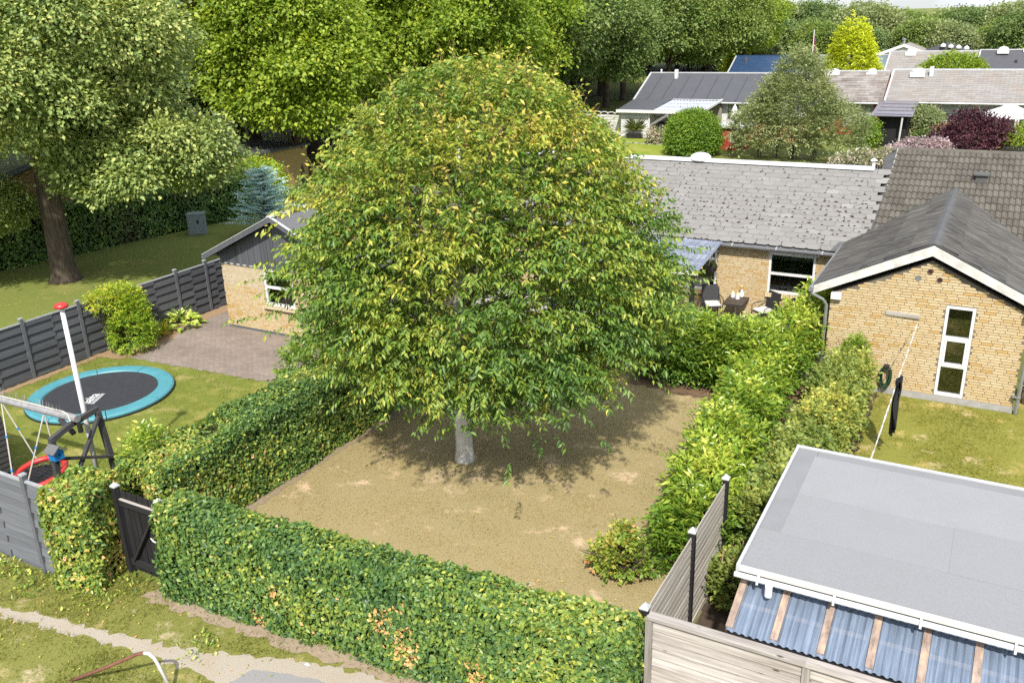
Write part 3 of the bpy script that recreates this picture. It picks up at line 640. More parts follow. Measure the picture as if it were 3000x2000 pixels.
# ---- house with dark concrete tiles behind the annex
td = thing('tiled_house', 'low house with dark wavy concrete tile roof behind the brick annex', 'house', (2.5, 30.6, 0))
DX0, DX1, DYR, DZR, DYE, DZE = -3.05, 8.5, 30.6, 4.64, 26.0, 2.62
dk = MB(); dk.prism([(DX0+.05, DYE, DZE-.06), (DX0+.05, DYR, DZR-.06), (DX0+.05, DYR*2-DYE, DZE-.06)], (DX1-DX0-.05, 0, 0)); dk.build('roof_deck', M['black'], td)
w = MB(); w.bb(DX0+.2, DX1, 26.4, 34.8, 0, 2.6); w.build('wall', M['brick'], td)
TW, TL = .300, .335
def wavy_tile():
    prof = [(0, .0), (.02, .022), (.06, .034), (.10, .022), (.125, .002), (.15, 0), (.17, .022), (.21, .034), (.25, .022), (.275, .002), (.302, 0)]
    vs = []; n = len(prof)
    for x, h in prof: h *= 1.35; vs += [(x, 0, h), (x, -TL*1.07, h+.034)]
    vs += [(x, -TL*1.07, h-.05) for x, h in prof]
    fs = [(2*i, 2*i+1, 2*i+3, 2*i+2) for i in range(n-1)]+[(2*i+1, 2*n+i, 2*n+i+1, 2*i+3) for i in range(n-1)]
    me = MB().add(vs, fs).mesh('wavy_tile'); me.materials.append(M['contile']); return me
wt = wavy_tile(); dsl = math.atan2(DZR-DZE, DYR-DYE); nrow = int(math.hypot(DYR-DYE, DZR-DZE)/TL)
TL_ = []
for r in range(nrow+1):
    for c in range(int((DX1-DX0)/TW)):
        s = r*TL; TL_.append((DX0+.14+c*TW, DYR-math.cos(dsl)*s, DZR-math.sin(dsl)*s+.012, r))
vis = [t for t in TL_ if seen((t[0]+.1, t[1], t[2])) and not (t[1] < 28.9 and abs(t[0]+.15-RX)*.5 < (3.84-t[2]+.1))]
vis.sort(key=lambda t: t[0]**2+t[1]**2)
vis_s = set((t[0], t[3]) for t in vis[:300]); jm = MB()
for t in TL_:
    if (t[0], t[3]) in vis_s:
        o = bpy.data.objects.new('tile', wt); COL.objects.link(o); o.parent = td; o.location = Vector(t[:3])-ORG[td.name]+Vector((rnd.uniform(-.004, .004), 0, rnd.uniform(0, .006))); o.rotation_euler = (dsl, 0, rnd.uniform(-.008, .008))
    elif t[0] < 4.5:
        rm = Matrix.Rotation(dsl, 3, 'X'); jm.add([rm @ v.co+Vector(t[:3]) for v in wt.vertices], [tuple(p.vertices) for p in wt.polygons])
if jm.v: tag(jm.build('tile_courses', M['contile'], td), kind='stuff')
k = MB()
for i in range(int((DX1-DX0)/.38)): k.tube([(DX0+i*.38, DYR, DZR+.0), (DX0+i*.38+.39, DYR, DZR+.012)], .085, 8)
tag(k.build('ridge_tiles', M['contile'], td), kind='stuff')
k = MB(); k.prism([(DX0-.16, DYE-.4, DZE-.34), (DX0+.16, DYE-.4, DZE-.16), (DX0+.16, DYR, DZR+.03), (DX0-.16, DYR, DZR-.18)], (0, 0, -.03)); k.build('flashing', M['lead'], td)
k = MB(); k.tube([(DX0+.17, DYE-.2, DZE-.08), (DX0+.17, DYR, DZR+.06)], .022, 6); k.build('mortar_fillet', M['concrete'], td)
k = MB(); k.bb(-.55, -.25, 29.05, 29.35, 3.95, 4.22); vcap = k.build('roof_vent', M['lead'], td)
k = MB(); k.bb(-.60, -.20, 28.98, 29.40, 4.22, 4.26); k.build('vent_lid', M['lead'], vcap)

# ---- long row house with shingled roof
th = thing('row_house', 'yellow brick row house with worn grey slate shingle roof and white windows', 'house', (-8.5, 26, 0))
HX0, HX1, HY, EY, EZ, HRY, HRZ = -15.2, -3.05, 25.95, 25.70, 2.36, 29.45, 4.19
W1 = (-5.62, -4.28, .92, 2.16); W2 = (-8.55, -7.20, .76, 2.16)
w = MB()
xs = [HX0, W2[0], W2[1], W1[0], W1[1], HX1]
for i in (0, 2, 4): w.bb(xs[i], xs[i+1], HY, HY+.25, 0, 2.42)
for q in (W1, W2): w.bb(q[0], q[1], HY, HY+.25, 0, q[2]).bb(q[0], q[1], HY, HY+.25, q[3], 2.42)
w.bb(HX0, HX0+.25, HY+.25, 33, 0, 2.42).bb(HX0, HX1, 32.75, 33, 0, 2.42).prism([(HX0, HY, 2.42), (HX0, 33, 2.42), (HX0, HRY, 4.05)], (.25, 0, 0))
hw = w.build('wall', M['mortar'], th)
brick_wall(hw, HX0, HX1, HY, .02, 2.42, M['brick'], holes=[(W1[0], W1[1], W1[2]-.16, W1[3]), (W2[0], W2[1], W2[2]-.16, W2[3]), (-11.6, -8.66, 0, 2.16)])
window(th, *W1[:2], HY, *W1[2:], (.52, .48), .065)
window(th, *W2[:2], HY, *W2[2:], (.25, .75), .065)
room(th, W1[0]-.6, W1[1]+.3, HY+.26, .6, 2.3, 2.2); room(th, W2[0]-2.6, W2[1]+.4, HY+.26, .5, 2.3, 2.2)
pf = MB()   # white framed glazed wall and door beside the covered terrace
pf.bb(-11.6, -8.62, HY-.01, HY+.09, .0, .08).bb(-11.6, -8.62, HY-.01, HY+.09, 2.08, 2.16)
for x in (-11.6, -10.6, -9.6, -8.68): pf.bb(x, x+.07, HY-.012, HY+.09, .08, 2.08)
pf.bb(-11.5, -8.7, HY-.008, HY+.09, 1.0, 1.07); fr = pf.build('glazed_wall', M['white'], th)
for x in (-11.53, -10.53, -9.53):
    MB().bb(x+.003, x+.9, HY+.035, HY+.041, .09, .998).build('pane', M['glass'], fr); MB().bb(x+.003, x+.9, HY+.035, HY+.041, 1.072, 2.078).build('pane', M['glass'], fr)
for q in (W1, W2):       # sloping rowlock sills
    sl_ = MB().bb(q[0]-.03, q[1]+.03, HY-.06, HY+.02, q[2]-.15, q[2]-.13).build('sill', M['mortar'], th)
    n = int((q[1]-q[0]+.06)/.067)
    for i in range(n): piece('sill_brick', (q[0]-.03+.033+i*.067, HY-.035, q[2]-.065), (.056, .13, .125), M['brick'], sl_, (R_(-14), 0, 0))
k = MB(); k.bb(W1[0]+.05, W1[1]-.05, HY+.05, HY+.09, W1[3]-.20, W1[3]-.06); k.build('roller_blind', M['curtain'], th)
k = MB(); k.bb(W1[0]-.03, W1[1]+.10, HY-.05, HY+.0, W1[3]+.0, W1[3]+.045); k.build('awning_box', M['white'], th)
# roof
k = MB(); k.prism([(HX0-.3, EY, EZ-.05), (HX0-.3, HRY, HRZ-.03), (HX0-.3, 33.4, EZ-.05)], (HX1-HX0+.2, 0, 0)); k.build('roof_deck', M['plinth_dark'], th)
ssl = math.atan2(HRZ-EZ, HRY-EY); SLn = math.hypot(HRY-EY, HRZ-EZ); ROW = .222; SWD = .37
def shingle_mesh(i):
    g = random.Random(i); c = .065; l = ROW*1.35; w_ = SWD*.975; t = .015
    a, b_ = c*g.uniform(.7, 1.1), c*g.uniform(.7, 1.1)
    out = [(0, 0), (0, -l+a*.75), (a, -l+g.uniform(-.006, .006)), (w_-b_, -l+g.uniform(-.006, .006)), (w_, -l+b_*.75), (w_, 0)]
    tz = lambda y: t*(.2+.8*(-y/l))
    n = len(out); vs = [(x, y, tz(y)) for x, y in out]+[(x, y, tz(y)-.016) for x, y in out]
    fs = [tuple(range(n))]+[(i_, n+i_, n+(i_+1) % n, (i_+1) % n) for i_ in range(n-1)]
    me = MB().add(vs, fs).mesh('slate_shingle'); me.materials.append(M['slate']); return me
shm = [shingle_mesh(i) for i in range(4)]
SH = []
nr = int(SLn/ROW)
for r in range(nr):
    s = .02+r*ROW
    if s+ROW*1.3 > SLn+.10: break
    xx = HX0-.25-(SWD*.5 if r % 2 else 0)+rnd.uniform(-.02, .02)
    while xx < HX1-.05:
        SH.append((xx, HRY-math.cos(ssl)*s, HRZ-math.sin(ssl)*s+.012)); xx += SWD
def annex_hides(x, y, z): return abs(x+.15-RX)*.5 < 3.84-z+.05
SHv = [q for q in SH if q[0] > -9.5 and not annex_hides(*q)]
SHv.sort(key=lambda q: (q[0]+.2)**2+q[1]**2+(9-q[2])**2); near = set(SHv[:300]); jm = MB(); rm = Matrix.Rotation(ssl, 3, 'X')
for q in SH:
    me = shm[rnd.randrange(4)]; loc = Vector(q)+Vector((rnd.uniform(-.008, .008), rnd.uniform(-.008, .008), rnd.uniform(0, .005)))
    if q in near:
        o = bpy.data.objects.new('shingle', me); COL.objects.link(o); o.parent = th; o.location = loc-ORG[th.name]; o.rotation_euler = (ssl, 0, rnd.uniform(-.012, .012))
    else: jm.add([rm @ v.co+loc for v in me.vertices], [tuple(p.vertices) for p in me.polygons])
tag(jm.build('shingle_courses', M['slate'], th), kind='stuff')
# moss in the joints, thickest in two fields of the slope
ms = MB(); gm = random.Random(5)
for q in SH:
    fx = (q[0]+9.6)/6.5; fz = (q[2]-EZ)/(HRZ-EZ)
    dns = .9*math.exp(-((q[0]+8.6)/1.6)**2-((fz-.46)/.20)**2)+1.0*math.exp(-((q[0]+4.0)/1.2)**2-((fz-.50)/.22)**2)+.6*math.exp(-((q[0]+6.3)/1.6)**2-((fz-.44)/.15)**2)+.11
    for c_ in range(3):
        if gm.random() < dns*.85:
            a = gm.uniform(0, 6.28); n = 6; ln = gm.uniform(.02, .075); wd = gm.uniform(.016, .036)
            cx = gm.choice((0, 0, 0, SWD*.5, .12))+gm.uniform(-.03, .03); cy = -ROW*gm.uniform(.92, 1.25)
            vs = [(cx+ln*math.cos(2*math.pi*k/n+a)*gm.uniform(.6, 1.2), cy+wd*math.sin(2*math.pi*k/n+a)*gm.uniform(.7, 1.3), .012) for k in range(n)]+[(cx, cy, .042)]
            ms.add([rm @ Vector(v)+Vector(q) for v in vs], [(k, (k+1) % n, n) for k in range(n)])
tag(ms.build('moss', M['moss'], th), kind='stuff')
k = MB(); k.prism([(HX0-.3, HRY-.20, HRZ-.02), (HX0-.3, HRY, HRZ+.085), (HX0-.3, HRY+.2, HRZ-.02)], (HX1-HX0-.02, 0, 0)); k.build('ridge_cap', M['alu'], th)
k = MB(); k.tube([(HX0-.3, EY-.03, EZ-.03), (-3.5, EY-.03, EZ-.03)], .058, 10); gt = k.build('gutter', M['gutter'], th)
for i in range(9): MB().bb(-14.5+i*1.3, -14.46+i*1.3, EY-.10, EY+.03, EZ-.03, EZ+.035).build('gutter_bracket', M['alu'], gt)
k = MB(); k.prism([(-3.90, EY+.05, EZ+.045), (-3.2, EY+.05, EZ+.045), (-3.2, EY+.42, EZ+.045+.42*.48), (-3.72, EY+.42, EZ+.045+.42*.48)], (0, 0, .02)); k.build('patch_sheet', M['lead'], th)
k = MB(); k.lathe((-8.95, HRY+.1, HRZ-.0), [(.36, 0), (.36, .05), (.34, .13), (.26, .20), (.12, .245), (.01, .255)], 20); k.build('roof_dome', M['white_plastic'], th, True)
k = MB(); k.lathe((-3.42, HRY+.0, HRZ-.1), [(.05, 0), (.05, .34)], 10); vp = k.build('vent_pipe', M['white_plastic'], th)
k = MB(); k.lathe((-3.42, HRY+.0, HRZ+.24), [(.05, 0), (.11, .02), (.04, .08), (.005, .10)], 10); k.build('cowl', M['white_plastic'], vp)
# covered terrace: corrugated lean-to canopy on dark posts
tcan = thing('terrace_canopy', 'lean-to canopy of smoky corrugated plastic over the terrace, on dark posts', 'canopy', (-9.2, 24.3, 0))
CX0, CX1, CY0, CY1, CZ0, CZ1 = -11.6, -7.0, 23.15, 25.52, 2.12, 2.42
for i in range(5):
    x0 = CX0+i*(CX1-CX0)/5; x1 = x0+(CX1-CX0)/5+.06; n = 34; vs = []
    for j in range(n+1):
        xx = x0+(x1-x0)*j/n; h = .013*math.sin(2*math.pi*xx/.076)+.003*(i % 2)
        vs += [(xx, CY0, CZ0+h+.035), (xx, CY1, CZ1+h+.035)]
    MB().add(vs, [(2*j, 2*j+2, 2*j+3, 2*j+1) for j in range(n)]).build('roof_sheet', M['poly_dark'], tcan)
k = MB(); k.bar((CX0, CY0+.05, CZ0-.045), (CX1, CY0+.05, CZ0-.045), .05, .11); k.build('front_beam', M['white'], tcan)
for x in (-11.55, -10.4, -9.25, -8.1, -7.03):
    MB().bar((x, CY0+.08, CZ0-.02), (x, CY1+.08, CZ1-.02), .05, .10).build('rafter', M['black_wood'] if x > -7.1 else M['white'], tcan)
for y in (23.75, 24.35, 24.95): MB().bar((CX0, y, CZ0+(y-CY0)*.127+.012), (CX1, y, CZ0+(y-CY0)*.127+.012), .045, .03).build('batten', M['white'], tcan)
for x in (-11.5, -7.12): MB().bb(x-.055, x+.055, CY0+.04, CY0+.15, 0, CZ0-.10).build('post', M['black_wood'], tcan)

# ---- garage / side house with grey clad gable
tg = thing('garage', 'brick outbuilding with dark grey boarded gable and white window beside the paved yard', 'outbuilding', (-18.05, 18.73, 0))
gx0, gx1, gy, gw = -20.70, -15.4, 18.73, 2.10
GW = (-18.97, -17.83, .94, 2.08)
w = MB(); w.bb(gx0, GW[0], gy, gy+.2, 0, gw).bb(GW[1], gx1, gy, gy+.2, 0, gw).bb(GW[0], GW[1], gy, gy+.2, 0, GW[2]).bb(gx0, gx0+.2, gy+.2, gy+6.5, 0, 2.4).bb(gx1-.2, gx1, gy+.2, gy+6.5, 0, 2.4)
gwall = w.build('wall', M['mortar'], tg)
brick_wall(gwall, gx0, gx1, gy, .08, 2.09, M['brick'], holes=[(GW[0], GW[1], GW[2]-.1, 2.2)], pale=lambda x, z: z > 1.42 and x < GW[0])
MB().bb(gx0-.006, gx1+.006, gy-.016, gy+.1, -.02, .08).build('plinth', M['plinth_dark'], tg)
for a, b in ((gx0-.02, GW[0]-.02), (GW[1]+.02, gx1)): MB().bb(a, b, gy-.05, gy+.1, gw, gw+.035).build('wall_cap', M['alu'], tg)
window(tg, *GW[:2], gy, *GW[2:], (.5, .5), .07, casement=None)
k = MB().bb(GW[0], GW[1], gy+.12, gy+.14, .95, 2.08).build('green_blind', M['blind'], tg)
sl_ = MB().bb(GW[0]-.1, GW[1]+.1, gy-.06, gy+.02, GW[2]-.13, GW[2]-.10).build('sill', M['mortar'], tg)
for i in range(19): piece('sill_brick', (GW[0]-.06+i*.067, gy-.05, GW[2]-.05), (.057, .14, .09), M['brick_pale'], sl_, (R_(-8), 0, 0))
grx, grz, gez = -18.05, 3.76, 2.36
nb = 42; bw = (gx1-gx0+.3)/nb
for i in range(nb):     # vertical boards of the gable
    xa = gx0-.1+i*bw; xm = xa+bw/2; zt = grz-.08-(abs(xm-grx))*(grz-gez)/2.9
    z0_ = 2.09 if xm > gx0+.0 else 2.3
    if zt > z0_+.03: piece('cladding_board', (xm, gy-.035-(.006 if i % 2 else 0), (z0_+zt)/2), (bw*.93, .022, zt-z0_), M['grey_clad'], tg)
w = MB(); w.prism([(gx0, gy-.02, 2.14), (gx1, gy-.02, 2.14), (gx1, gy-.02, 2.42), (grx, gy-.02, grz-.1), (gx0, gy-.02, 2.42)], (0, .1, 0)); w.build('gable', M['plinth_dark'], tg)
for sx in (-1, 1):
    xe = grx+sx*2.95
    k = MB(); k.prism([(grx, gy-.42, grz+.03), (xe, gy-.42, gez+.03), (xe, gy-.42, gez-.03), (grx, gy-.42, grz-.03)], (0, 7.2, 0)); k.build('roof', M['shingle_felt'], tg)
    k = MB(); k.prism([(grx, gy-.435, grz+.05), (xe-.01*sx, gy-.435, gez+.05), (xe-.01*sx, gy-.435, gez-.11), (grx, gy-.435, grz-.11)], (0, .03, 0)); k.build('bargeboard', M['grey_clad'], tg)
    k = MB(); k.prism([(grx, gy-.45, grz+.065), (xe, gy-.45, gez+.065), (xe, gy-.45, gez+.045), (grx, gy-.45, grz+.045)], (0, .09, 0)); k.build('drip_edge', M['alu'], tg)
k = MB(); k.bar((grx, gy-.43, grz+.05), (grx, gy+6.8, grz+.05), .22, .03); k.build('ridge_cap', M['alu'], tg)
k = MB(); k.tube([(grx-2.97, gy-.4, gez-.04), (grx-2.97, gy+6.7, gez-.04)], .05, 8); k.build('gutter', M['metal'], tg)

# ---- flat roofed shed with lean-to of clear sheets
ts = thing('flat_roof_shed', 'shed with flat pale grey membrane roof and pale metal edge trim', 'shed', (0.5, 11.3, 0))
SX0, SX1, SY0, SY1, SZ = -2.16, 4.2, 9.50, 13.08, 2.45
MB().bb(SX0+.12, SX1, SY0+.35, SY1-.1, 0, SZ-.12).build('wall', M['black_wood'], ts)
MB().bb(SX0, SX1, SY0, SY1, SZ-.10, SZ-.02).build('roof_slab', M['felt_edge'], ts)
seams = [(SX0+.02, SX1, SY0+.02, SY0+1.0, 0), (SX0+.30, .19, SY0+.98, SY0+2.12, 1), (.17, SX1, SY0+.97, SY0+2.10, 2), (SX0+.30, -.93, SY0+2.10, SY1-.22, 2), (-.95, SX1, SY0+2.085, SY1-.22, 1), (SX0+.02, SX0+.32, SY0+1.005, SY1-.02, 0), (SX0+.325, SX1, SY1-.215, SY1-.02, 0)]
for x0, x1, y0, y1, l in seams:
    zz = SZ-.010+l*.003+x0*.0001; mb = MB().bb(x0, x1, y0, y1, SZ-.030, zz); mb.build('roofing_sheet', M['felt'] if l or y0 < SY0+.1 else M['felt_edge'], ts)
k = MB(); k.prism([(SX0-.02, SY0-.02, SZ+.02), (SX0+.02, SY0-.02, SZ+.02), (SX0+.02, SY0-.02, SZ-.09), (SX0-.02, SY0-.02, SZ-.09)], (0, SY1-SY0+.05, 0)); k.build('edge_trim', M['alu'], ts)
k = MB(); k.bb(SX0+.02, SX1, SY1-.018, SY1+.02, SZ-.09, SZ+.02); k.build('edge_trim', M['alu'], ts)
k = MB(); k.bb(SX0+.02, SX1, SY0-.03, SY0+.022, SZ-.055, SZ+.004); k.build('front_fascia', simple('cream_fascia', (.72, .70, .62), .6, (.56, .54, .47), 3), ts)
k = MB(); k.tube([(SX0-.02, SY0-.075, SZ-.085), (SX1, SY0-.075, SZ-.085)], .034, 12); gt = k.build('gutter', M['white_plastic'], ts)
for x in (-1.9, -1.0, -.05, .9, 1.9): MB().bb(x, x+.025, SY0-.135, SY0-.03, SZ-.125, SZ-.03).build('gutter_bracket', M['white_plastic'], gt)
k = MB(); k.tube([(SX0+.42, SY0-.13, SZ-.1), (SX0+.42, SY0-.13, SZ-.24)], .045, 12); k.build('gutter_outlet', M['white_plastic'], gt)
tl = thing('lean_to', 'lean-to roof of clear corrugated plastic sheets on weathered rafters below the shed', 'lean-to', (0.5, 9.4, 0))
LY0, LY1, LZ0, LZ1 = 8.92, 9.92, 1.86, 2.22
lz = lambda y: LZ0+(y-LY0)*(LZ1-LZ0)/(LY1-LY0)
nb_ = 12
for i in range(nb_):
    x0 = -2.12+i*.535; vs = []; n = 32
    for j in range(n+1):
        xx = x0+.50*j/n*1.10; h = .014*math.sin(2*math.pi*xx/.088)+.002*(i % 2)
        vs += [(xx, LY0-.02, lz(LY0)+h+.045), (xx, LY1, lz(LY1)+h+.045)]
    MB().add(vs, [(2*j, 2*j+2, 2*j+3, 2*j+1) for j in range(n)]).build('roof_sheet', M['poly'], tl)
    MB().bar((x0+.03, LY0+.03, lz(LY0)+.012+.033), (x0+.03, LY1, lz(LY1)+.012+.033), .085, .075, (0, 0, 1)).build('rafter', M['rafter'], tl)
for y in (LY0+.42,): MB().bar((-2.1, y, lz(y)+.008), (4.2, y, lz(y)+.008), .05, .03).build('batten', M['rafter'], tl)
MB().bar((-2.1, LY1-.10, lz(LY1)-.02), (4.2, LY1-.10, lz(LY1)-.02), .14, .06).build('ledger', M['rafter'], tl)
for i in range(60): piece('foam_filler', (-2.06+i*.088+.02, LY1-.145, lz(LY1)+.042), (.04, .11, .035), M['batten'], tl)
MB().bb(-2.10, 4.2, LY0+.02, LY0+.07, 0, LZ0-.02).build('lining', M['black_wood'], tl)
MB().bb(-2.05, 4.2, LY0+.1, LY1+.2, .0, .02).build('floor', simple('pale_blue_grey_floor', (.30, .36, .44), .9), tl)

# ---- front board fence of silvered planks
tf = thing('board_fence', 'low fence of weathered grey overlapping boards in the near corner', 'fence', (-3.1, 8.86, 0))
FY = 8.82
SPOST = wood('silvered_post', [(.3, (.22, .20, .18)), (.7, (.46, .43, .39))], 'Z', .85, (1.1, 26, 26))
for x, n_ in ((-3.06, 0), (-1.13, 1), (.80, 2), (2.73, 3)):
    MB().bb(x-.045, x+.045, FY-.035, FY+.05, 0, 1.82).build('post', SPOST, tf)
for j in range(3):
    xa = -3.06+j*1.93+.045; xb = xa+1.93-.09
    for r in range(13):
        z = 1.79-.137*r
        if z < .1: continue
        piece('board', ((xa+xb)/2, FY+.012+rnd.uniform(-.003, .003), z-.07), (xb-xa, .018, .152), M['old_wood'], tf, (R_(-9), 0, rnd.uniform(-.002, .002)))
    MB().bb(xa-.06, xb+.03, FY-.06, FY+.075, 1.82+.002*j, 1.865+.002*j).build('cap_rail', M['old_wood'], tf)
# ---- slatted side fence between garden and shed
tf2 = thing('slat_fence', 'side fence of silvery slats with black posts and pale metal caps beside the soil bed', 'fence', (-3.2, 11, 0))
for y in (9.02, 11.0, 12.76):
    p = MB().bb(-3.24, -3.15, y-.045, y+.045, 0, 1.78).build('post', M['black_wood'], tf2)
    c_ = MB(); c_.bb(-3.255, -3.135, y-.06, y+.06, 1.78, 1.80); c_.add([(-3.255, y-.06, 1.80), (-3.135, y-.06, 1.80), (-3.135, y+.06, 1.80), (-3.255, y+.06, 1.80), (-3.195, y, 1.87)], [(0, 1, 4), (1, 2, 4), (2, 3, 4), (3, 0, 4)])
    c_.build('post_cap', M['alu'], p)
for a, b in ((9.07, 10.955), (11.045, 12.715)):
    for r in range(14):
        z = 1.66-r*.118
        piece('slat', (-3.20, (a+b)/2, z), (.018, b-a, .080), M['old_wood_y'], tf2, (0, R_(-5), 0))
    MB().bb(-3.225, -3.17, a, b, .0, .09).build('base_board', M['old_wood_y'], tf2)

# ---- grey woven panel fences
def woven_fence(tn, label, along, fixed, a, posts, h, b_end, rows=12):
    t = thing('panel_fence', label, 'fence', (fixed if along == 'Y' else a, a if along == 'Y' else fixed, 0))
    wd = 'grey_wood' if along == 'Y' else 'grey_wood_x'
    def bb(u0, u1, v0, v1, z0, z1):
        return MB().bb(fixed+v0, fixed+v1, u0, u1, z0, z1) if along == 'Y' else MB().bb(u0, u1, fixed+v0, fixed+v1, z0, z1)
    for u in posts:
        p = bb(u-.045, u+.045, -.045, .045, 0, h+.09).build('post', M['grey_post'], t)
        bb(u-.052, u+.052, -.052, .052, h+.09, h+.12).build('post_cap', M['grey_light'], p)
    ends = [a]+[u for u in posts]+[b_end]
    for i in range(len(ends)-1):
        u0, u1 = ends[i]+.045, ends[i+1]-.045
        if u1-u0 < .15: continue
        mid = (u0+u1)/2; rh = (h-.09)/rows
        bb(u0, u1, -.028, .028, h-.035, h).build('top_rail', M['grey_light'], t)
        bb(u0, u1, -.02, .02, .03, .07).build('bottom_rail', M['grey_post'], t)
        for r in range(rows):
            z = .075+rh*(r+.5)
            for s in (0, 1):
                d = .013 if (r+s) % 2 else -.013
                s0, s1 = (u0, mid+.02) if s == 0 else (mid-.02, u1)
                if along == 'Y': piece('slat', (fixed+d, (s0+s1)/2, z), (.016, s1-s0, rh*1.0), M['grey_wood'], t, (0, R_(-6), 0))
                else: piece('slat', ((s0+s1)/2, fixed+d, z), (s1-s0, .016, rh*1.0), M['grey_wood_x'], t, (R_(-6), 0, 0))
    return t
M['grey_wood_x'] = wood('grey_painted_slat', [(.3, (.14, .15, .17)), (.7, (.20, .21, .235))], 'X', .6, knots=False)
woven_fence('long', 'long dark grey woven panel fence running from the left edge to the garage', 'Y', -22.5, 9.6, (9.6, 11.42, 13.20, 14.92, 16.68, 18.42, 19.65), 1.63, 20.45)
woven_fence('short', 'short grey woven panel fence in front of the swing nest beside the path', 'X', 7.5, -17.6, (-17.6, -15.70, -13.78), 1.84, -12.95, 12)

# ---- black board gate
tt = thing('garden_gate', 'black board gate with Z brace set between the hedges', 'gate', (-11.9, 8.2, 0))
for x, hh in ((-12.40, 1.70), (-11.34, 1.66)):
    p = MB().bb(x-.05, x+.05, 8.15, 8.25, 0, hh).build('post', M['black_wood'], tt)
    c_ = MB(); c_.bb(x-.06, x+.06, 8.14, 8.26, hh, hh+.02); c_.add([(x-.06, 8.14, hh+.02), (x+.06, 8.14, hh+.02), (x+.06, 8.26, hh+.02), (x-.06, 8.26, hh+.02), (x, 8.2, hh+.09)], [(0, 1, 4), (1, 2, 4), (2, 3, 4), (3, 0, 4)]); c_.build('post_cap', M['alu'], p)
for i in range(7): piece('board', (-12.265+i*.137, 8.235+(.004 if i % 2 else 0), .84), (.118, .022, 1.56), M['black_wood'], tt)
BR = wood('black_rail', [(.3, (.012, .012, .014)), (.7, (.04, .04, .042))], 'X', .7, knots=False)
for z in (.25, 1.42): MB().bb(-12.33, -11.40, 8.165, 8.215, z-.055, z+.055).build('rail', BR, tt)
MB().bb(-12.33, -11.40, 8.165, 8.22, 1.477, 1.485).build('rail_top', M['old_wood'], tt)
MB().bar((-12.22, 8.19, .30), (-11.50, 8.19, 1.36), .04, .10, (0, 1, 0)).build('brace', BR, tt)
MB().bb(-11.62, -11.42, 8.14, 8.19, .96, 1.06).build('lock_box', M['black'], tt)
pts = [(-11.60+.02*i, 8.12, .95-.05*math.sin(math.pi*i/9)) for i in range(10)]
MB().tube(pts, .012, 8).build('rope_loop', M['white_plastic'], tt)
# ------------------------------------------------------------------ garden objects
def font_mesh(txt, size, mat, name):
    cu = bpy.data.curves.new(name, 'FONT'); cu.body = txt; cu.size = size; cu.align_x = 'CENTER'; cu.align_y = 'CENTER'; cu.extrude = .001; cu.offset = size*.018
    o = bpy.data.objects.new(name, cu); me = bpy.data.meshes.new_from_object(o); bpy.data.objects.remove(o); bpy.data.curves.remove(cu)
    me.materials.clear(); me.materials.append(mat); return me
# trampoline let into the lawn
TC = Vector((-19.72, 13.22, 0))
t = thing('trampoline', 'round sunken trampoline with teal rim pad in the green lawn', 'trampoline', TC)
MB().lathe(TC, [(1.40, .10), (1.42, .10), (1.42, .085), (1.40, .085)], 64)
mb = MB(); n = 64; vs = [(TC.x, TC.y, .075)]
for rr, zz in ((.7, .078), (1.2, .09), (1.43, .10)): vs += [(TC.x+rr*math.cos(2*math.pi*k/n), TC.y+rr*math.sin(2*math.pi*k/n), zz) for k in range(n)]
fs = [(0, 1+k, 1+(k+1) % n) for k in range(n)]
for q in range(2): fs += [(1+q*n+k, 1+(q+1)*n+k, 1+(q+1)*n+(k+1) % n, 1+q*n+(k+1) % n) for k in range(n)]
mb.add(vs, fs).build('jumping_mat', M['trampoline'], t, True)
for s in range(8):
    a0 = 2*math.pi*s/8+.2; a1 = a0+2*math.pi/8-.012; prof = [(1.395, .095), (1.42, .128), (1.60, .135), (1.76, .125), (1.80, .09), (1.80, .0)]
    m_ = 10; vs = []
    for i in range(m_+1):
        a = a0+(a1-a0)*i/m_; vs += [(TC.x+r*math.cos(a), TC.y+r*math.sin(a), z) for r, z in prof]
    k = len(prof); fs = [(i*k+j, (i+1)*k+j, (i+1)*k+j+1, i*k+j+1) for i in range(m_) for j in range(k-1)]+[tuple(range(k)), tuple(range(m_*k+k-1, m_*k-1, -1))]
    MB().add(vs, fs).build('rim_pad', M['teal'], t)
mb = MB(); mb.lathe(TC, [(1.812, .0), (1.812, .05), (1.80, .05)], 64); mb.build('edge_band', M['black'], t)
o = link('lettering', font_mesh('Salta', .34, M['white_plastic'], 'lettering'), t, (TC.x+.14, TC.y-.42, .098)); o.rotation_euler = (0, 0, R_(118))
k = MB()
for i in range(13): k.box((0, 0, 0), (.03, .045, .002)); k.v[-8:] = [(v[0]-.30+i*.05, v[1], v[2]) for v in k.v[-8:]]
k.box((0, .055, 0), (.66, .022, .002))
o = link('logo_underline', k.mesh('logo_underline'), t, (TC.x+.32, TC.y-.32, .098), M['white_plastic']); o.rotation_euler = (0, 0, R_(118))
# flagpole
t = thing('flagpole', 'white flagpole with red knob on top behind the clipped hedge', 'flagpole', (-15.42, 9.885, 0))
MB().tube([(-15.42, 9.885, 0), (-15.42, 9.885, 2), (-15.42, 9.885, 3.98)], [.055, .050, .042], 16).build('pole', M['white_plastic'], t, True)
MB().lathe((-15.42, 9.885, 3.97), [(.05, 0), (.125, .015), (.13, .045), (.11, .085), (.06, .11), (.01, .12)], 20).build('knob', M['red'], t, True)
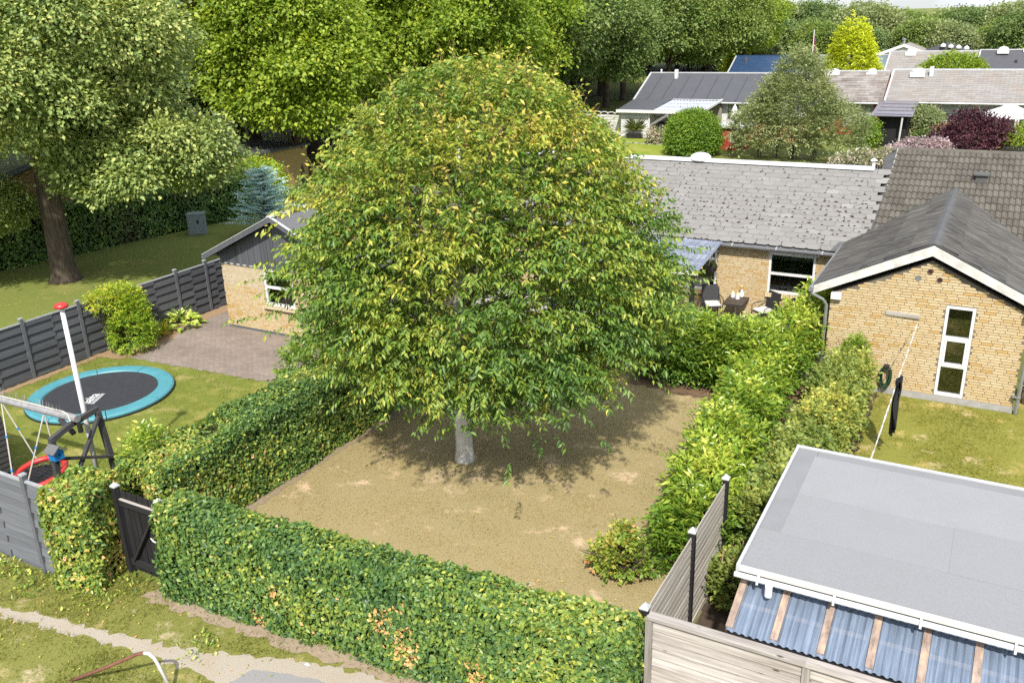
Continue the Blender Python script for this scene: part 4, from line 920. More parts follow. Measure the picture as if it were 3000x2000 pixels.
# swing frame
t = thing('swing_frame', 'dark grey timber swing frame with long beam beside the trampoline', 'swing frame', (-15.1, 9.4, 0))
fx = -15.12
for a, b_ in (((fx, 8.93, 1.66), (fx+.02, 8.80, 0)), ((fx, 9.97, 1.82), (fx, 10.12, 0))): MB().bar(a, b_, .10, .10, (1, 0, 0)).build('leg', M['play_dark'], t)
MB().bar((fx-.02, 8.90, 1.64), (fx-.02, 9.45, 1.80), .09, .10).bar((fx-.02, 9.42, 1.79), (fx-.02, 10.0, 1.86), .09, .10).build('top_bar', M['play_dark'], t)
MB().bar((fx+.06, 8.85, .25), (fx+.06, 9.93, 1.74), .05, .09, (1, 0, 0)).build('brace', M['play_dark'], t)
MB().bar((fx+.10, 8.88, 1.30), (fx+.10, 10.05, .80), .05, .09, (1, 0, 0)).build('brace', M['play_dark'], t)
MB().bar((fx-.06, 9.43, 1.55), (fx-.42, 9.43, 1.80), .07, .08, (0, 1, 0)).build('brace', M['play_dark'], t)
MB().tube([(-18.6, 9.36, 1.90), (-15.0, 9.45, 1.90)], .075, 12).build('beam', simple('weathered_grey_beam', (.34, .335, .34), .8, (.20, .195, .20), 9), t)
MB().tube([(-18.6, 9.33, 1.985), (-17, 9.38, 1.99), (-15.4, 9.44, 1.985), (-15.2, 9.40, 1.97), (-15.1, 9.36, 1.86)], .014, 6).build('cable', M['rope'], t)
MB().tube([(-14.98, 9.45, 1.80), (-14.98, 9.45, 1.62)], .05, 10).build('end_fitting', M['black'], t)
k = MB()
for i in range(46):
    x = -17.6+i*.048; k.tube([(x, 9.42, 1.97), (x+rnd.uniform(-.02, .02), 9.42+rnd.uniform(-.06, .06), 2.10)], .0035, 4)
k.build('bird_spikes', M['metal'], t)
t = thing('birdhouse', 'small blue birdhouse with grey felt roof on the swing frame leg', 'birdhouse', (-15.05, 8.9, 1.4))
MB().prism([(-15.11, 8.78, 1.30), (-15.11, 8.98, 1.30), (-15.11, 8.98, 1.47), (-15.11, 8.88, 1.55), (-15.11, 8.78, 1.47)], (.20, 0, 0)).build('body', M['blue'], t)
k = MB().prism([(-15.16, 8.74, 1.455), (-15.16, 8.88, 1.575), (-15.16, 8.88, 1.60), (-15.16, 8.72, 1.475)], (.30, 0, 0)).prism([(-15.16, 8.882, 1.575), (-15.16, 9.02, 1.455), (-15.16, 9.04, 1.475), (-15.16, 8.882, 1.60)], (.30, 0, 0)); k.build('roof', M['shingle_felt'], t)
MB().tube([(-14.915, 8.88, 1.42), (-14.905, 8.88, 1.42)], .02, 10).build('entrance', M['black'], t)
# nest swing
t = thing('nest_swing', 'round red rimmed nest swing hanging on pale ropes behind the grey fence', 'swing', (-16.45, 9.3, .42))
NC = Vector((-16.42, 9.28, .46))
pts = [NC+Vector((.50*math.cos(a*math.pi/16), .50*math.sin(a*math.pi/16), .10*math.sin(a*math.pi/16))) for a in range(33)]
MB().tube(pts, .065, 10).build('rim', M['red'], t, True)
k = MB()
for i in range(-5, 6):
    h = math.sqrt(max(0, .2025-(i*.08)**2)); k.tube([NC+Vector((i*.08, -h, -.05)), NC+Vector((i*.08, h, .05))], .010, 4).tube([NC+Vector((-h, i*.08, i*.015)), NC+Vector((h, i*.08, i*.015))], .010, 4)
k.lathe(NC+Vector((0, 0, -.06)), [(.01, 0), (.44, .02), (.44, .025), (.01, .01)], 20); k.build('net', M['black'], t)
for (bx, by), a in (((-16.0, 9.42), .3), ((-16.0, 9.42), 5.2), ((-17.35, 9.39), 2.6), ((-17.35, 9.39), 3.9)):
    e = NC+Vector((.5*math.cos(a), .5*math.sin(a), .05+.1*math.sin(a))); rp = MB().tube([(bx, by, 1.84), e], .014, 6).build('rope', M['rope'], t)
    for f in (.45, .9):
        p = Vector((bx, by, 1.84)).lerp(e, f); MB().tube([p, p+(e-Vector((bx, by, 1.84))).normalized()*.05], .024, 8).build('clip', M['blue'], rp)
# play shed at the left edge
t = thing('play_shed', 'dark shiplap play shed at the left edge of the green lawn', 'play shed', (-18.6, 10.2, 0))
MB().bb(-19.6, -17.86, 8.32, 9.58, .06, 1.34).build('body', M['black'], t)
for r in range(10):
    z = .14+r*.125
    piece('board', (-18.7, 8.305, z), (1.75, .02, .135), M['play_dark'], t, (R_(-7), 0, 0)); piece('board', (-17.845, 8.95, z), (.02, 1.26, .135), M['play_dark'], t, (0, R_(-7), 0))
MB().bb(-19.6, -17.87, 8.33, 9.57, 1.34, 1.36).build('roof', M['shingle_felt'], t)
# grey utility cabinet with a black drop emblem
t = thing('utility_cabinet', 'grey green metal utility cabinet with black drop emblem by the long hedge', 'utility cabinet', (-31.85, 27.75, 0), None, R_(38))
MB().box((0, 0, .46), (.74, .52, .92)).build('body', M['cabinet'], t, local=True)
MB().box((0, 0, .94), (.80, .58, .05)).build('lid', M['cabinet'], t, local=True)
MB().box((0, -.268, .42), (.64, .012, .74)).build('door', M['cabinet'], t, local=True)
k = MB(); k.prism([(.05, -.276, .52), (.13, -.276, .52), (.15, -.276, .60), (.09, -.276, .74), (.03, -.276, .60)], (0, -.006, 0)); k.build('emblem', M['black'], t, local=True)
# bent hoop of pipe by the path
t = thing('barrier_hoop', 'bent steel hoop beside the gravel path, one leg rusty and one white', 'hoop', (-9.9, 6.3, 0))
A0 = Vector((-10.95, 5.9, -.02)); AP = Vector((-9.72, 6.34, .62)); B0 = Vector((-9.36, 6.42, -.02))
MB().tube([A0, A0.lerp(AP, .5), AP-Vector((.10, .03, .03)), AP], .024, 10).build('rusty_leg', M['rust'], t, True)
MB().tube([AP, AP+Vector((.08, .02, .005)), AP+Vector((.15, .035, -.05)), AP+Vector((.19, .045, -.14)), B0], .025, 10).build('white_leg', M['white_old'], t, True)
# washing line with pegs and trousers
t = thing('washing_line', 'washing line with white pegs between shed and brick gable', 'washing line', (-1.2, 17, 1.6))
def lp(y):
    if y > 18.3: f = (y-18.3)/3.45; return Vector((-1.2+.06*f, y, 1.75+.28*f**1.3))
    f = (18.3-y)/5.2; return Vector((-1.2-.04*f, y, 1.75-.17*math.sin(f*1.9)))
MB().tube([lp(13.1+i*.42) for i in range(21)], .006, 5).build('line', M['rope'], t)
g = random.Random(3); y = 13.6; npg = 0
while y < 21.3:
    p = lp(y); a = g.uniform(-.6, .6)
    k = MB(); d = Vector((math.cos(a)*.2, .15, 1)).normalized(); s_ = Vector((math.cos(a+1.57), math.sin(a+1.57), 0))*.018
    k.bar(p-d*.05+s_, p+d*.045-s_*.1, .018, .016).bar(p-d*.05-s_, p+d*.045+s_*.1, .018, .016)
    k.build('peg', M['white_plastic'], t); y += g.choice((.12, .2, .3, .42, .25)); npg += 1
t = thing('trousers', 'black trousers pegged on the washing line', 'trousers', (-1.2, 18.2, 1.2))
k = MB()
def cloth(pts, w0, w1, th, ph):
    vs = []; m_ = len(pts)
    for i, (yy, z) in enumerate(pts):
        w = w0+(w1-w0)*i/(m_-1)
        for s in range(7):
            u = s/6-.5; vs.append((-1.2+th*math.sin(u*7+z*6+ph)+ph*.02, yy+u*w, z+.01*math.sin(u*9)))
    fs = [(i*7+s, i*7+s+1, (i+1)*7+s+1, (i+1)*7+s) for i in range(m_-1) for s in range(6)]; n_ = len(vs)
    vs2 = [(x+.03, y_, z) for x, y_, z in vs]; return vs+vs2, fs+[tuple(j+n_ for j in reversed(f)) for f in fs]+[(s, s+7 if False else s+1, n_+s+1, n_+s) for s in range(6)]
for ph in (0, 1.6): k.add(*cloth([(18.12+ph*.12, 1.80-i*.1) for i in range(13)], .42, .24, .030, ph))
k.add(*cloth([(18.2, 1.83-i*.05) for i in range(6)], .46, .44, .045, .8))
k.build('cloth', M['cloth_dark'], t, True)
# coiled garden hose
t = thing('garden_hose', 'green garden hose coiled on a holder on the brick gable', 'hose', (-1.70, 21.66, .5))
k = MB()
for c in range(9):
    rx, rz_ = .085+.018*(c % 4), .26+.022*((c*2) % 4); ox = .012*(c % 3-1); pts = [(-1.70+ox+rx*math.sin(a*math.pi/12), 21.70-.016*c*.7, .52-.05*(c % 2)-rz_*math.cos(a*math.pi/12)*(1.0 if math.cos(a*math.pi/12) > 0 else .85)) for a in range(25)]; k.tube(pts, .0115, 6)
k.build('coil', M['hose'], t, True)
MB().bb(-1.76, -1.64, 21.60, 21.765, .70, .76).build('holder', M['black'], t)
# wicker pot at the right edge
t = thing('wicker_planter', 'round wicker planter with green plant at the corner of the annex', 'planter', (1.42, 22.5, 0))
k = MB(); k.lathe((1.42, 22.5, 0), [(.17, 0), (.22, .20), (.23, .40), (.20, .46), (.17, .45)], 18); k.build('basket', M['wicker'], t)
def tuft(name, parent, c, n, L, W_, mat, rng, lean=.6, local=False, zmin=0):
    an = rng.uniform(0, 6.283, n); el = rng.uniform(.3, 1.4, n); d = np.stack([np.cos(an)*np.cos(el), np.sin(an)*np.cos(el), np.sin(el)], 1)
    p = np.tile(np.array(c, float), (n, 1))+np.stack([np.cos(an), np.sin(an), np.zeros(n)], 1)*rng.uniform(0, .06, n)[:, None]
    me = leaves_mesh(name, [(p, d, np.stack([-np.cos(an)*np.sin(el), -np.sin(an)*np.sin(el), np.cos(el)], 1), L*rng.uniform(.6, 1.2, n), W_, rng.random(n))], mat)
    return link(name, me, parent)
tuft('plant', t, (1.42, 22.5, .42), 60, .5, .06, M['leaf_mid'], NR)
# terrace furniture
t = thing('garden_table', 'dark slatted garden table between two chairs on the terrace', 'table', (-6.4, 25.42, 0))
for i in range(8): piece('slat', (-6.4, 25.03+i*.108, .715), (.60, .098, .022), M['table_top'], t)
MB().bb(-6.69, -6.11, 24.98, 25.85, .66, .70).build('frame', M['rattan'], t)
MB().tube([(-6.4, 25.42, .02), (-6.4, 25.42, .66)], .03, 10).build('column', M['metal'], t); MB().lathe((-6.4, 25.42, 0), [(.24, 0), (.24, .02), (.04, .04)], 16).build('foot', M['metal'], t)
def chair(loc, rz, label):
    t = thing('garden_chair', label, 'chair', loc, 'black chairs at the terrace table', rz)
    L = lambda mb, n, m_: mb.build(n, m_, t, local=True)
    L(MB().prism([(-.23, -.24, .02+.40), (.23, -.24, .42), (.25, .24, .42), (-.25, .24, .42)], (0, 0, .04)), 'seat', M['rattan'])
    k = MB(); k.prism([(-.24, .23, .44), (.24, .23, .44), (.25, .36, .98), (-.25, .36, .98)], (0, .025, .01)); L(k, 'backrest', M['rattan'])
    k = MB(); k.tube([(-.25, .235, .43), (-.265, .36, 1.0), (.265, .36, 1.0), (.25, .235, .43)], .014, 6); L(k, 'back_frame', M['black'])
    for s in (-1, 1):
        L(MB().tube([(s*.25, -.23, .0), (s*.26, -.25, .42), (s*.29, -.24, .62), (s*.30, -.10, .67), (s*.30, .15, .66), (s*.26, .29, .68)], .014, 6), 'armrest', M['black'])
        L(MB().tube([(s*.25, .24, .43), (s*.26, .33, 0)], .014, 6), 'leg', M['black'])
    k = MB(); k.box((0, -.03, .50), (.44, .44, .07)); me = k.build('cushion', M['cushion'], t, local=True)
    bv = me.modifiers.new('round', 'BEVEL'); bv.width = .03; bv.segments = 3
    return t
chair((-7.16, 25.52, 0), R_(28), 'black rattan garden chair with white cushion by the canopy post')
chair((-5.56, 25.50, 0), R_(-38), 'black rattan garden chair with white cushion below the right window')
M['wax'] = simple('white_wax', (.82, .79, .70), .5, (.76, .72, .62), 10)
def candle(x, y, z, r, h, name='candle', label='', stick=False, glass_=False):
    t = thing(name, label, 'candle', (x, y, z))
    if stick: MB().lathe((x, y, z), [(.035, 0), (.035, .01), (.008, .02), (.008, .16), (.018, .17), (.018, .18)], 10).build('stand', simple('brass', (.45, .30, .10), .35, metal=.9) if 'brass' not in bpy.data.materials else bpy.data.materials['brass'], t); zz = z+.18
    else: MB().lathe((x, y, z), [(r*1.25, 0), (r*1.25, h*1.02), (r*1.18, h*1.02), (r*1.18, h*.4)], 14).build('holder', M['white_plastic'], t); zz = z+.01
    MB().lathe((x, y, zz), [(r, 0), (r, h), (.004, h+.004)], 12).build('wax', M['wax'], t)
    MB().lathe((x, y, zz+h), [(.004, 0), (.014, .02), (.010, .045), (.001, .075)], 8).build('flame', M['flame'], t)
candle(-6.57, 25.66, .727, .055, .12, label='lit candle in white holder at the left on the terrace table')
candle(-6.40, 25.55, .727, .055, .12, label='lit candle in white holder nearest the front on the terrace table')
t = thing('flower_vase', 'small white bottle vase with one yellow flower on the terrace table', 'vase', (-6.33, 25.74, .727))
MB().lathe((-6.33, 25.74, .727), [(.07, 0), (.08, .05), (.075, .14), (.03, .18), (.025, .24)], 14).build('bottle', M['white_plastic'], t, True)
MB().tube([(-6.33, 25.74, .93), (-6.34, 25.74, 1.05)], .005, 5).build('stem', M['hose'], t)
MB().lathe((-6.34, 25.74, 1.04), [(.005, 0), (.04, .02), (.04, .04), (.005, .06)], 10).build('blossom', simple('yellow_petal', (.75, .62, .15), .6), t)
for i, x in enumerate((-7.83, -7.72)): candle(x, 26.14, .86, .013, .34, 'candlestick', ('left' if i == 0 else 'right')+' one of two tall lit candlesticks behind the canopy window', True)
for i, (x, r, lb) in enumerate(((-5.20, .075, 'left one of two round white jars on the sill of the big window'), (-5.03, .08, 'right one of two round white jars on the sill of the big window'), (-4.62, .06, 'small white jar beside the candle on the window sill'))):
    t = thing('jar', lb, 'jar', (x, 26.12, .99), 'white jars on the window sill')
    MB().lathe((x, 26.12, .99), [(r*.8, 0), (r, .05), (r, .11), (r*.6, .15), (r*.6, .16)], 14).build('body', M['white_plastic'], t, True); MB().lathe((x, 26.12, 1.15), [(r*.65, 0), (r*.65, .02), (.015, .04), (.02, .06), (.005, .07)], 14).build('lid', M['white_plastic'], t, True)
candle(-4.50, 26.12, .99, .013, .20, 'candlestick', 'single slim lit candle at the right end of the window sill', True)
# hanging basket under the canopy
t = thing('hanging_basket', 'dark hanging pot with grey green plant under the canopy edge', 'hanging basket', (-7.22, 25.55, 1.6))
MB().lathe((-7.22, 25.55, 1.46), [(.04, 0), (.12, .05), (.165, .20), (.175, .22), (.15, .22)], 16).build('pot', M['black'], t, True)
for a in (0, 2.1, 4.2): MB().tube([(-7.22+.16*math.cos(a), 25.55+.16*math.sin(a), 1.68), (-7.22, 25.55, 2.30)], .007, 5).build('cord', M['rope'], t)
tuft('plant', t, (-7.22, 25.55, 1.66), 140, .20, .02, M['leaf_olive'], NR)
t = thing('kettle_grill', 'black covered kettle grill against the brick wall beside the laurel', 'grill', (-4.62, 25.5, 0))
MB().lathe((-4.62, 25.5, .55), [(.05, 0), (.22, .08), (.27, .20), (.27, .22)], 18).build('bowl', M['black'], t, True); MB().lathe((-4.62, 25.5, .775), [(.275, 0), (.24, .12), (.12, .2), (.01, .22)], 18).build('lid', M['black'], t, True)
for a in (.5, 2.6, 4.7): MB().tube([(-4.62+.15*math.cos(a), 25.5+.15*math.sin(a), .62), (-4.62+.25*math.cos(a), 25.5+.25*math.sin(a), 0)], .012, 6).build('leg', M['metal'], t)
# a scrap of paper on the path, fallen leaf on the lawn
tag(MB().add([(-8.05, 7.72, .012), (-7.96, 7.70, .02), (-7.93, 7.74, .012), (-8.02, 7.77, .016)], [(0, 1, 2, 3)]).build('paper_scrap', M['white_plastic']), 'tiny white paper scrap lying on the gravel path', 'litter')
# ------------------------------------------------------------------ garden vegetation
def limb(mb, a, b, r0_, r1_, g, n=5, sag=.15):
    a, b = Vector(a), Vector(b); L = (b-a).length; pts = []; rr = []
    for i in range(n+1):
        f = i/n; p = a.lerp(b, f); p.z += sag*L*math.sin(math.pi*f)*.5
        if 0 < i < n: p += Vector((g.uniform(-1, 1), g.uniform(-1, 1), g.uniform(-1, 1)))*L*.035
        pts.append(p); rr.append(r0_+(r1_-r0_)*f)
    mb.tube(pts, rr, 7, cap=False)
# ---- the big tree on the lawn
TB = Vector((-9.26, 14.31, 0)); TCX, TCY = -9.26+.50, 14.31+.30
M['branch'] = simple('brown_branch_bark', (.15, .125, .10), .9, (.09, .075, .06), 12)
t = thing('garden_tree', 'large round leafy tree with pale smooth trunk in the middle of the dry lawn', 'tree', TB)
g = random.Random(2)
MB().tube([TB+Vector((0, 0, -.05)), TB+Vector((0, 0, .06)), TB+Vector((0, 0, .3)), TB+Vector((-.01, 0, 1.2)), TB+Vector((-.04, .02, 2.2)), TB+Vector((.02, .05, 3.6)), TB+Vector((.1, .1, 5.6)), TB+Vector((.2, .1, 7.2))], [.25, .215, .185, .165, .155, .12, .07, .02], 14).build('trunk', M['bark'], t, True)
prof = [(2.0, .7), (2.3, 1.7), (2.7, 2.6), (3.3, 3.1), (4.1, 3.25), (5.0, 3.2), (5.8, 2.95), (6.5, 2.55), (7.1, 2.05), (7.6, 1.5), (8.0, .8), (8.2, .2)]
pz = np.array([p[0] for p in prof]); pr = np.array([p[1] for p in prof])
for i in range(26):
    a = i*2.4+g.uniform(-.3, .3); z0_ = 1.9+4.2*(i/26); z1_ = min(7.4, z0_+g.uniform(.8, 1.9)); r_ = np.interp(z1_, pz, pr)*g.uniform(.72, .9)
    mb = MB(); s_ = TB+Vector((.03*z0_-.05, .02*z0_, z0_)); e = Vector((TCX+r_*math.cos(a), TCY+r_*math.sin(a), z1_)); rad = .062-.03*(i/26)
    limb(mb, s_, e, rad, .010, g)
    for q in range(7):
        f = g.uniform(.35, .95); b_ = s_.lerp(e, f); aa = a+g.uniform(-1.1, 1.1); l_ = g.uniform(.5, 1.1)
        limb(mb, b_, b_+Vector((math.cos(aa)*l_, math.sin(aa)*l_, g.uniform(-.1, .6)*l_)), rad*.35, .004, g, 3, .05)
    mb.build('branch', M['branch'], t)
def crown_pts(n, rng, shell):
    got = []; c = 0
    while c < n:
        k = n*3; z = rng.uniform(2.0, 8.2, k); R_z = np.interp(z, pz, pr); keep = rng.random(k) < (R_z/3.3)
        z, R_z = z[keep], R_z[keep]; th_ = rng.uniform(0, 6.283, len(z)); u = np.abs(rng.normal(size=len(z)))*shell
        # layered sprays: the outline swells and shrinks along the height and round the crown
        q = np.stack([np.cos(th_)*2.2, np.sin(th_)*2.2, z*1.15], 1); bumpf = .98+.095*wob(q, 1.5, 41)+.075*wob(q, 3.6, 42)
        r_ = R_z*bumpf*np.clip(1-u, .05, 1.03)
        p = np.stack([TCX+r_*np.cos(th_), TCY+r_*np.sin(th_), z], 1)
        hole = wob(p, 2.6, 43); ok = hole > -.42
        p = p[ok]; d = np.stack([np.cos(th_), np.sin(th_), (z-3.6)*.22], 1)[ok]
        got.append(np.concatenate([p, d, u[ok][:, None]], 1)); c += len(p)
    a = np.concatenate(got)[:n]; return a[:, :3], unit(a[:, 3:6]), a[:, 6]
rng = np.random.default_rng(5)
# boughs: fans of drooping shoots in loose layers, with gaps between them
q0, q1, _ = crown_pts(5200, rng, .10); keep_ = []
for i in range(len(q0)):
    if all(((q0[i]-q0[k])*np.array([1, 1, 1.55])) @ ((q0[i]-q0[k])*np.array([1, 1, 1.55])) > .60**2 for k in keep_): keep_.append(i)
bc, bd = q0[keep_], q1[keep_]; per = int(11500/len(bc)); m_ = len(bc)*per
bs = np.repeat(rng.uniform(.65, 1.35, len(bc)), per); off = rng.normal(size=(m_, 3))*np.array([.30, .30, .055])*bs[:, None]
c = np.repeat(bc, per, 0)+off; d = np.repeat(bd, per, 0); dist2 = off[:, 0]**2+off[:, 1]**2; c[:, 2] -= dist2*.55/bs; c[:, 2] += (off*d).sum(1)*-.28
btone = np.repeat(rng.normal(size=len(bc))*.11, per)
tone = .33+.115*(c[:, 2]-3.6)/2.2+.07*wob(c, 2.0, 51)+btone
sdir = d*.6+unit(off*np.array([1, 1, .2]))*.7+rng.normal(size=d.shape)*.2; sdir[:, 2] += np.where(c[:, 2] > 6.4, .45, .08)
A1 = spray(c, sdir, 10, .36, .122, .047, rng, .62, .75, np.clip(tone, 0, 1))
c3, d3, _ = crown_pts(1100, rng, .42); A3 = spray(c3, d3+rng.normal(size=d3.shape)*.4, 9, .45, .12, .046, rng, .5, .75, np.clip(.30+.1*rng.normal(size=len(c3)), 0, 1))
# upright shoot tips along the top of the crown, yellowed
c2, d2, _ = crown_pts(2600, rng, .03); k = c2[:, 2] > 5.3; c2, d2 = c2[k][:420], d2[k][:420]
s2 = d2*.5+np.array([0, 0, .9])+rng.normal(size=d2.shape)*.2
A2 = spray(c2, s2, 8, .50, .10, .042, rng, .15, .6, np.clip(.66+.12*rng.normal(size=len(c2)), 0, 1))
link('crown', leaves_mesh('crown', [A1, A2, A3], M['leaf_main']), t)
mb = MB()
for p, s_ in zip(c2, unit(s2)): mb.tube([Vector(p)-Vector(s_)*.2, Vector(p)+Vector(s_)*.5], [.006, .003], 4, False)
tag(mb.build('shoots', simple('young_shoot', (.26, .15, .07), .8), t), kind='stuff')
# low hanging spray in front
# ---- hedges clipped to boxes
def hedge(name, label, a, b, width, h, n, mat, seed, L=.085, W_=.055, taper=.0, rough=.075, ends=(1, 1), toneb=.42, topb=.1, brown=None, group=None, h2=None):
    rng = np.random.default_rng(seed); a = np.array(a, float); b = np.array(b, float); e = b-a; Ln = np.linalg.norm(e); e /= Ln; nn = np.array([-e[1], e[0]])
    h2 = h2 or h
    areas = np.array([Ln*width, Ln*h, Ln*h, width*h*ends[0], width*h*ends[1]]); k = rng.choice(5, n, p=areas/areas.sum())
    u = rng.random(n)*Ln; v = (rng.random(n)-.5)*width; hh = h+(h2-h)*u/Ln; z = rng.random(n)*hh
    nrm = np.zeros((n, 3)); nrm[k == 0] = [0, 0, 1]; z[k == 0] = hh[k == 0]
    v[k == 1] = -width/2; nrm[k == 1, :2] = -nn; v[k == 2] = width/2; nrm[k == 2, :2] = nn
    u[k == 3] = 0; nrm[k == 3, :2] = -e; u[k == 4] = Ln; nrm[k == 4, :2] = e
    # rounded shoulders, narrower at the top
    v *= 1-taper*z/h
    p = np.stack([a[0]+e[0]*u+nn[0]*v, a[1]+e[1]*u+nn[1]*v, z], 1)
    bmp = .055*wob(p, 3.2, seed+1)+.045*wob(p, 8, seed+2)-np.abs(rng.normal(size=n))*rough
    edge = np.clip((z-(hh-.16))/.16, 0, 1)*np.clip((np.abs(v)-(width/2-.16))/.16, 0, 1); bmp -= .07*edge
    bmp += .05*np.maximum(0, wob(p, 16, seed+9)); p += nrm*bmp[:, None]; p[:, 2] = np.maximum(p[:, 2], .02)
    ax = rng.normal(size=(n, 3)); ax -= nrm*(ax*nrm).sum(1)[:, None]*.7; ax[:, 2] -= .25; nr = nrm+rng.normal(size=(n, 3))*.55; nr[:, 2] += .35
    sc = .65+.7*rng.random(n)
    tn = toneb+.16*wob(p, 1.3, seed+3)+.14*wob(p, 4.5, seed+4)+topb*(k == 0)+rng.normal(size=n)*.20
    if brown:
        for bx, by, bz, br in brown:
            dd = ((p[:, 0]-bx)/br)**2+((p[:, 1]-by)/.4)**2+((p[:, 2]-bz)/(br*1.5))**2; m_ = (dd < 1)&(rng.random(n) < .42); tn[m_] = .93+.07*rng.random(m_.sum())
    t = thing(name, label, 'hedge', (*((a+b)/2), 0), group)
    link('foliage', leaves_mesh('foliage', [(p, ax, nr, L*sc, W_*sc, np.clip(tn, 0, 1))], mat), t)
    # dense twiggy inside
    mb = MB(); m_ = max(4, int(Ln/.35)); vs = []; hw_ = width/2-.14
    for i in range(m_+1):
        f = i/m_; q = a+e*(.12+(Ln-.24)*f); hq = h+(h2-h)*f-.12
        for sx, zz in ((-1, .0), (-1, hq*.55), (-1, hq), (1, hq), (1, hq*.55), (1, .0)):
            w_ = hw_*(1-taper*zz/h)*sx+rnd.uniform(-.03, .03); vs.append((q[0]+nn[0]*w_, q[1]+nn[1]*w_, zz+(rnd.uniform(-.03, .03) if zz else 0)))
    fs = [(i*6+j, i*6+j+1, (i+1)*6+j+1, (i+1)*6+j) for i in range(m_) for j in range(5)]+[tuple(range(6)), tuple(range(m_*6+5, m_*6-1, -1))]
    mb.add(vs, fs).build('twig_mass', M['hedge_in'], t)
    return t
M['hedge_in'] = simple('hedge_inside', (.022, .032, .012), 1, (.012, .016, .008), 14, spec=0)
BRN = [(-6.9, 8.2, .80, .17), (-6.5, 8.2, .50, .24), (-5.4, 8.35, .40, .17), (-8.9, 8.05, .80, .10), (-6.6, 8.2, 1.15, .09), (-9.3, 8.05, .2, .12)]
hedge('clipped_hedge', 'clipped beech hedge with brown patches along the gravel path', (-11.30, 8.29), (-3.22, 8.78),   .72, 1.72, 60000, M['leaf_hedge'], 101, .078, .048, .06, toneb=.36, topb=.02, brown=BRN, h2=1.62)
hedge('clipped_hedge', 'long clipped hedge between dry lawn and trampoline lawn', (-12.74, 8.9), (-12.66, 17.6), 1.20, 1.66, 66000, M['leaf_hedge'], 111, .078, .048, .05, toneb=.36, topb=.10)
hedge('clipped_hedge', 'short leafy hedge piece between grey panel fence and black gate', (-13.32, 7.74), (-12.44, 7.98), .95, 1.86, 11500, M['leaf_hedge'], 121, .085, .054, .02, .09, toneb=.55, topb=.1)
hedge('privet_hedge', 'long dark untrimmed hedge behind the oak trunk', (-36.5, 12.5), (-33.1, 33.0), 1.9, 1.95, 42000, M['leaf_dkhedge'], 131, .15, .09, .1, .12, toneb=.40)
# ---- laurels: glossy leaves on rising shoots
def shoot_shrub(name, label, cat, lobes, n, per, Ls, L, W_, mat, seed, upk=.7, toneb=.42, droop=.12, side=.8, stems=8, base=None, tz=.18, shell=.13, group=None):
    rng = np.random.default_rng(seed); c, d = lobe_points(lobes, n, rng, shell, .72, -.75); ok = c[:, 2] > .08; c, d = c[ok], d[ok]
    s = d*.75+np.array([0, 0, upk])+rng.normal(size=d.shape)*.3; zc = np.asarray(lobes)[:, 2].mean()
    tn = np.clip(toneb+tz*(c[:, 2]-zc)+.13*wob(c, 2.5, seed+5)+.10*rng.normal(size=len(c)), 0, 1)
    lb = np.asarray(lobes); bx, by = (lb[:, 0].mean(), lb[:, 1].mean()) if base is None else base
    t = thing(name, label, cat, (bx, by, 0), group)
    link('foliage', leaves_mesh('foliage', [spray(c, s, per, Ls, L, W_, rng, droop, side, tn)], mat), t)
    g = random.Random(seed); mb = MB()
    for i in range(stems):
        q = lobes[g.randrange(len(lobes))]; bq = Vector((q[0]+g.uniform(-.15, .15), q[1]+g.uniform(-.15, .15), 0)); limb(mb, bq, bq+Vector((g.uniform(-.4, .4), g.uniform(-.4, .4), q[2]+q[5]*.6)), .022, .006, g, 4, .02)
        for _ in range(3): limb(mb, bq+Vector((0, 0, .3)), bq+Vector((g.uniform(-.5, .5), g.uniform(-.5, .5), q[2]+g.uniform(0, .4))), .012, .004, g, 3, .02)
    mb.build('stems', M['twig'], t); return t
lob = [(-7.2+i*.60, 20.85+.10*math.sin(i*2.1)-.05*i,   .74+.06*math.sin(i*1.7), .54, .60, .74+.07*math.cos(i*2.7)) for i in range(5)]+[(-6.95+i*.68, 20.65, .45, .58, .55, .45) for i in range(4)]
shoot_shrub('cherry_laurel', 'broad glossy laurel hedge in front of the terrace', 'hedge', lob, 2300, 10, .42, .15, .052, M['leaf_laurel'], 201, .55, .36, tz=.30, stems=16)
lob = [(-4.2, 20.6, .80, .60, .72, .74), (-4.35, 19.7, .62, .58, .62, .60), (-3.9, 21.6, .95, .48, .7, .90), (-3.6, 22.9, 1.15, .34, .8, .95), (-4.2, 18.8, .58, .50, .55, .56)]
shoot_shrub('cherry_laurel', 'tall glossy laurel at the corner by the annex downpipe', 'hedge', lob, 1350, 10, .44, .15, .052, M['leaf_laurel'], 211, .7, .46, tz=.22, stems=12)
lob = [(-4.1, 17.5, .60, .46, .58, .60), (-4.3, 16.6, .48, .42, .48, .48), (-4.0, 15.8, .62, .46, .55, .62)]
shoot_shrub('cherry_laurel', 'middle laurel of the row along the lawn edge', 'hedge', lob, 760, 10, .46, .155, .054, M['leaf_laurel'], 221, .75, .50, tz=.25, stems=9)
lob = [(-3.95, 14.6, .60, .42, .50, .58), (-3.8, 13.75, .64, .40, .50, .64)]
shoot_shrub('cherry_laurel', 'second nearest laurel of the row beside the shed roof', 'hedge', lob, 600, 10, .48, .155, .054, M['leaf_laurel'], 231, .75, .50, tz=.25, stems=8)
lob = [(-3.72, 12.95, .55, .40, .42, .56), (-3.95, 12.6, .36, .32, .34, .38)]
shoot_shrub('cherry_laurel', 'nearest small laurel at the end of the slat fence', 'hedge', lob, 420, 10, .42, .15, .052, M['leaf_laurel'], 241, .7, .42, tz=.25, stems=8)
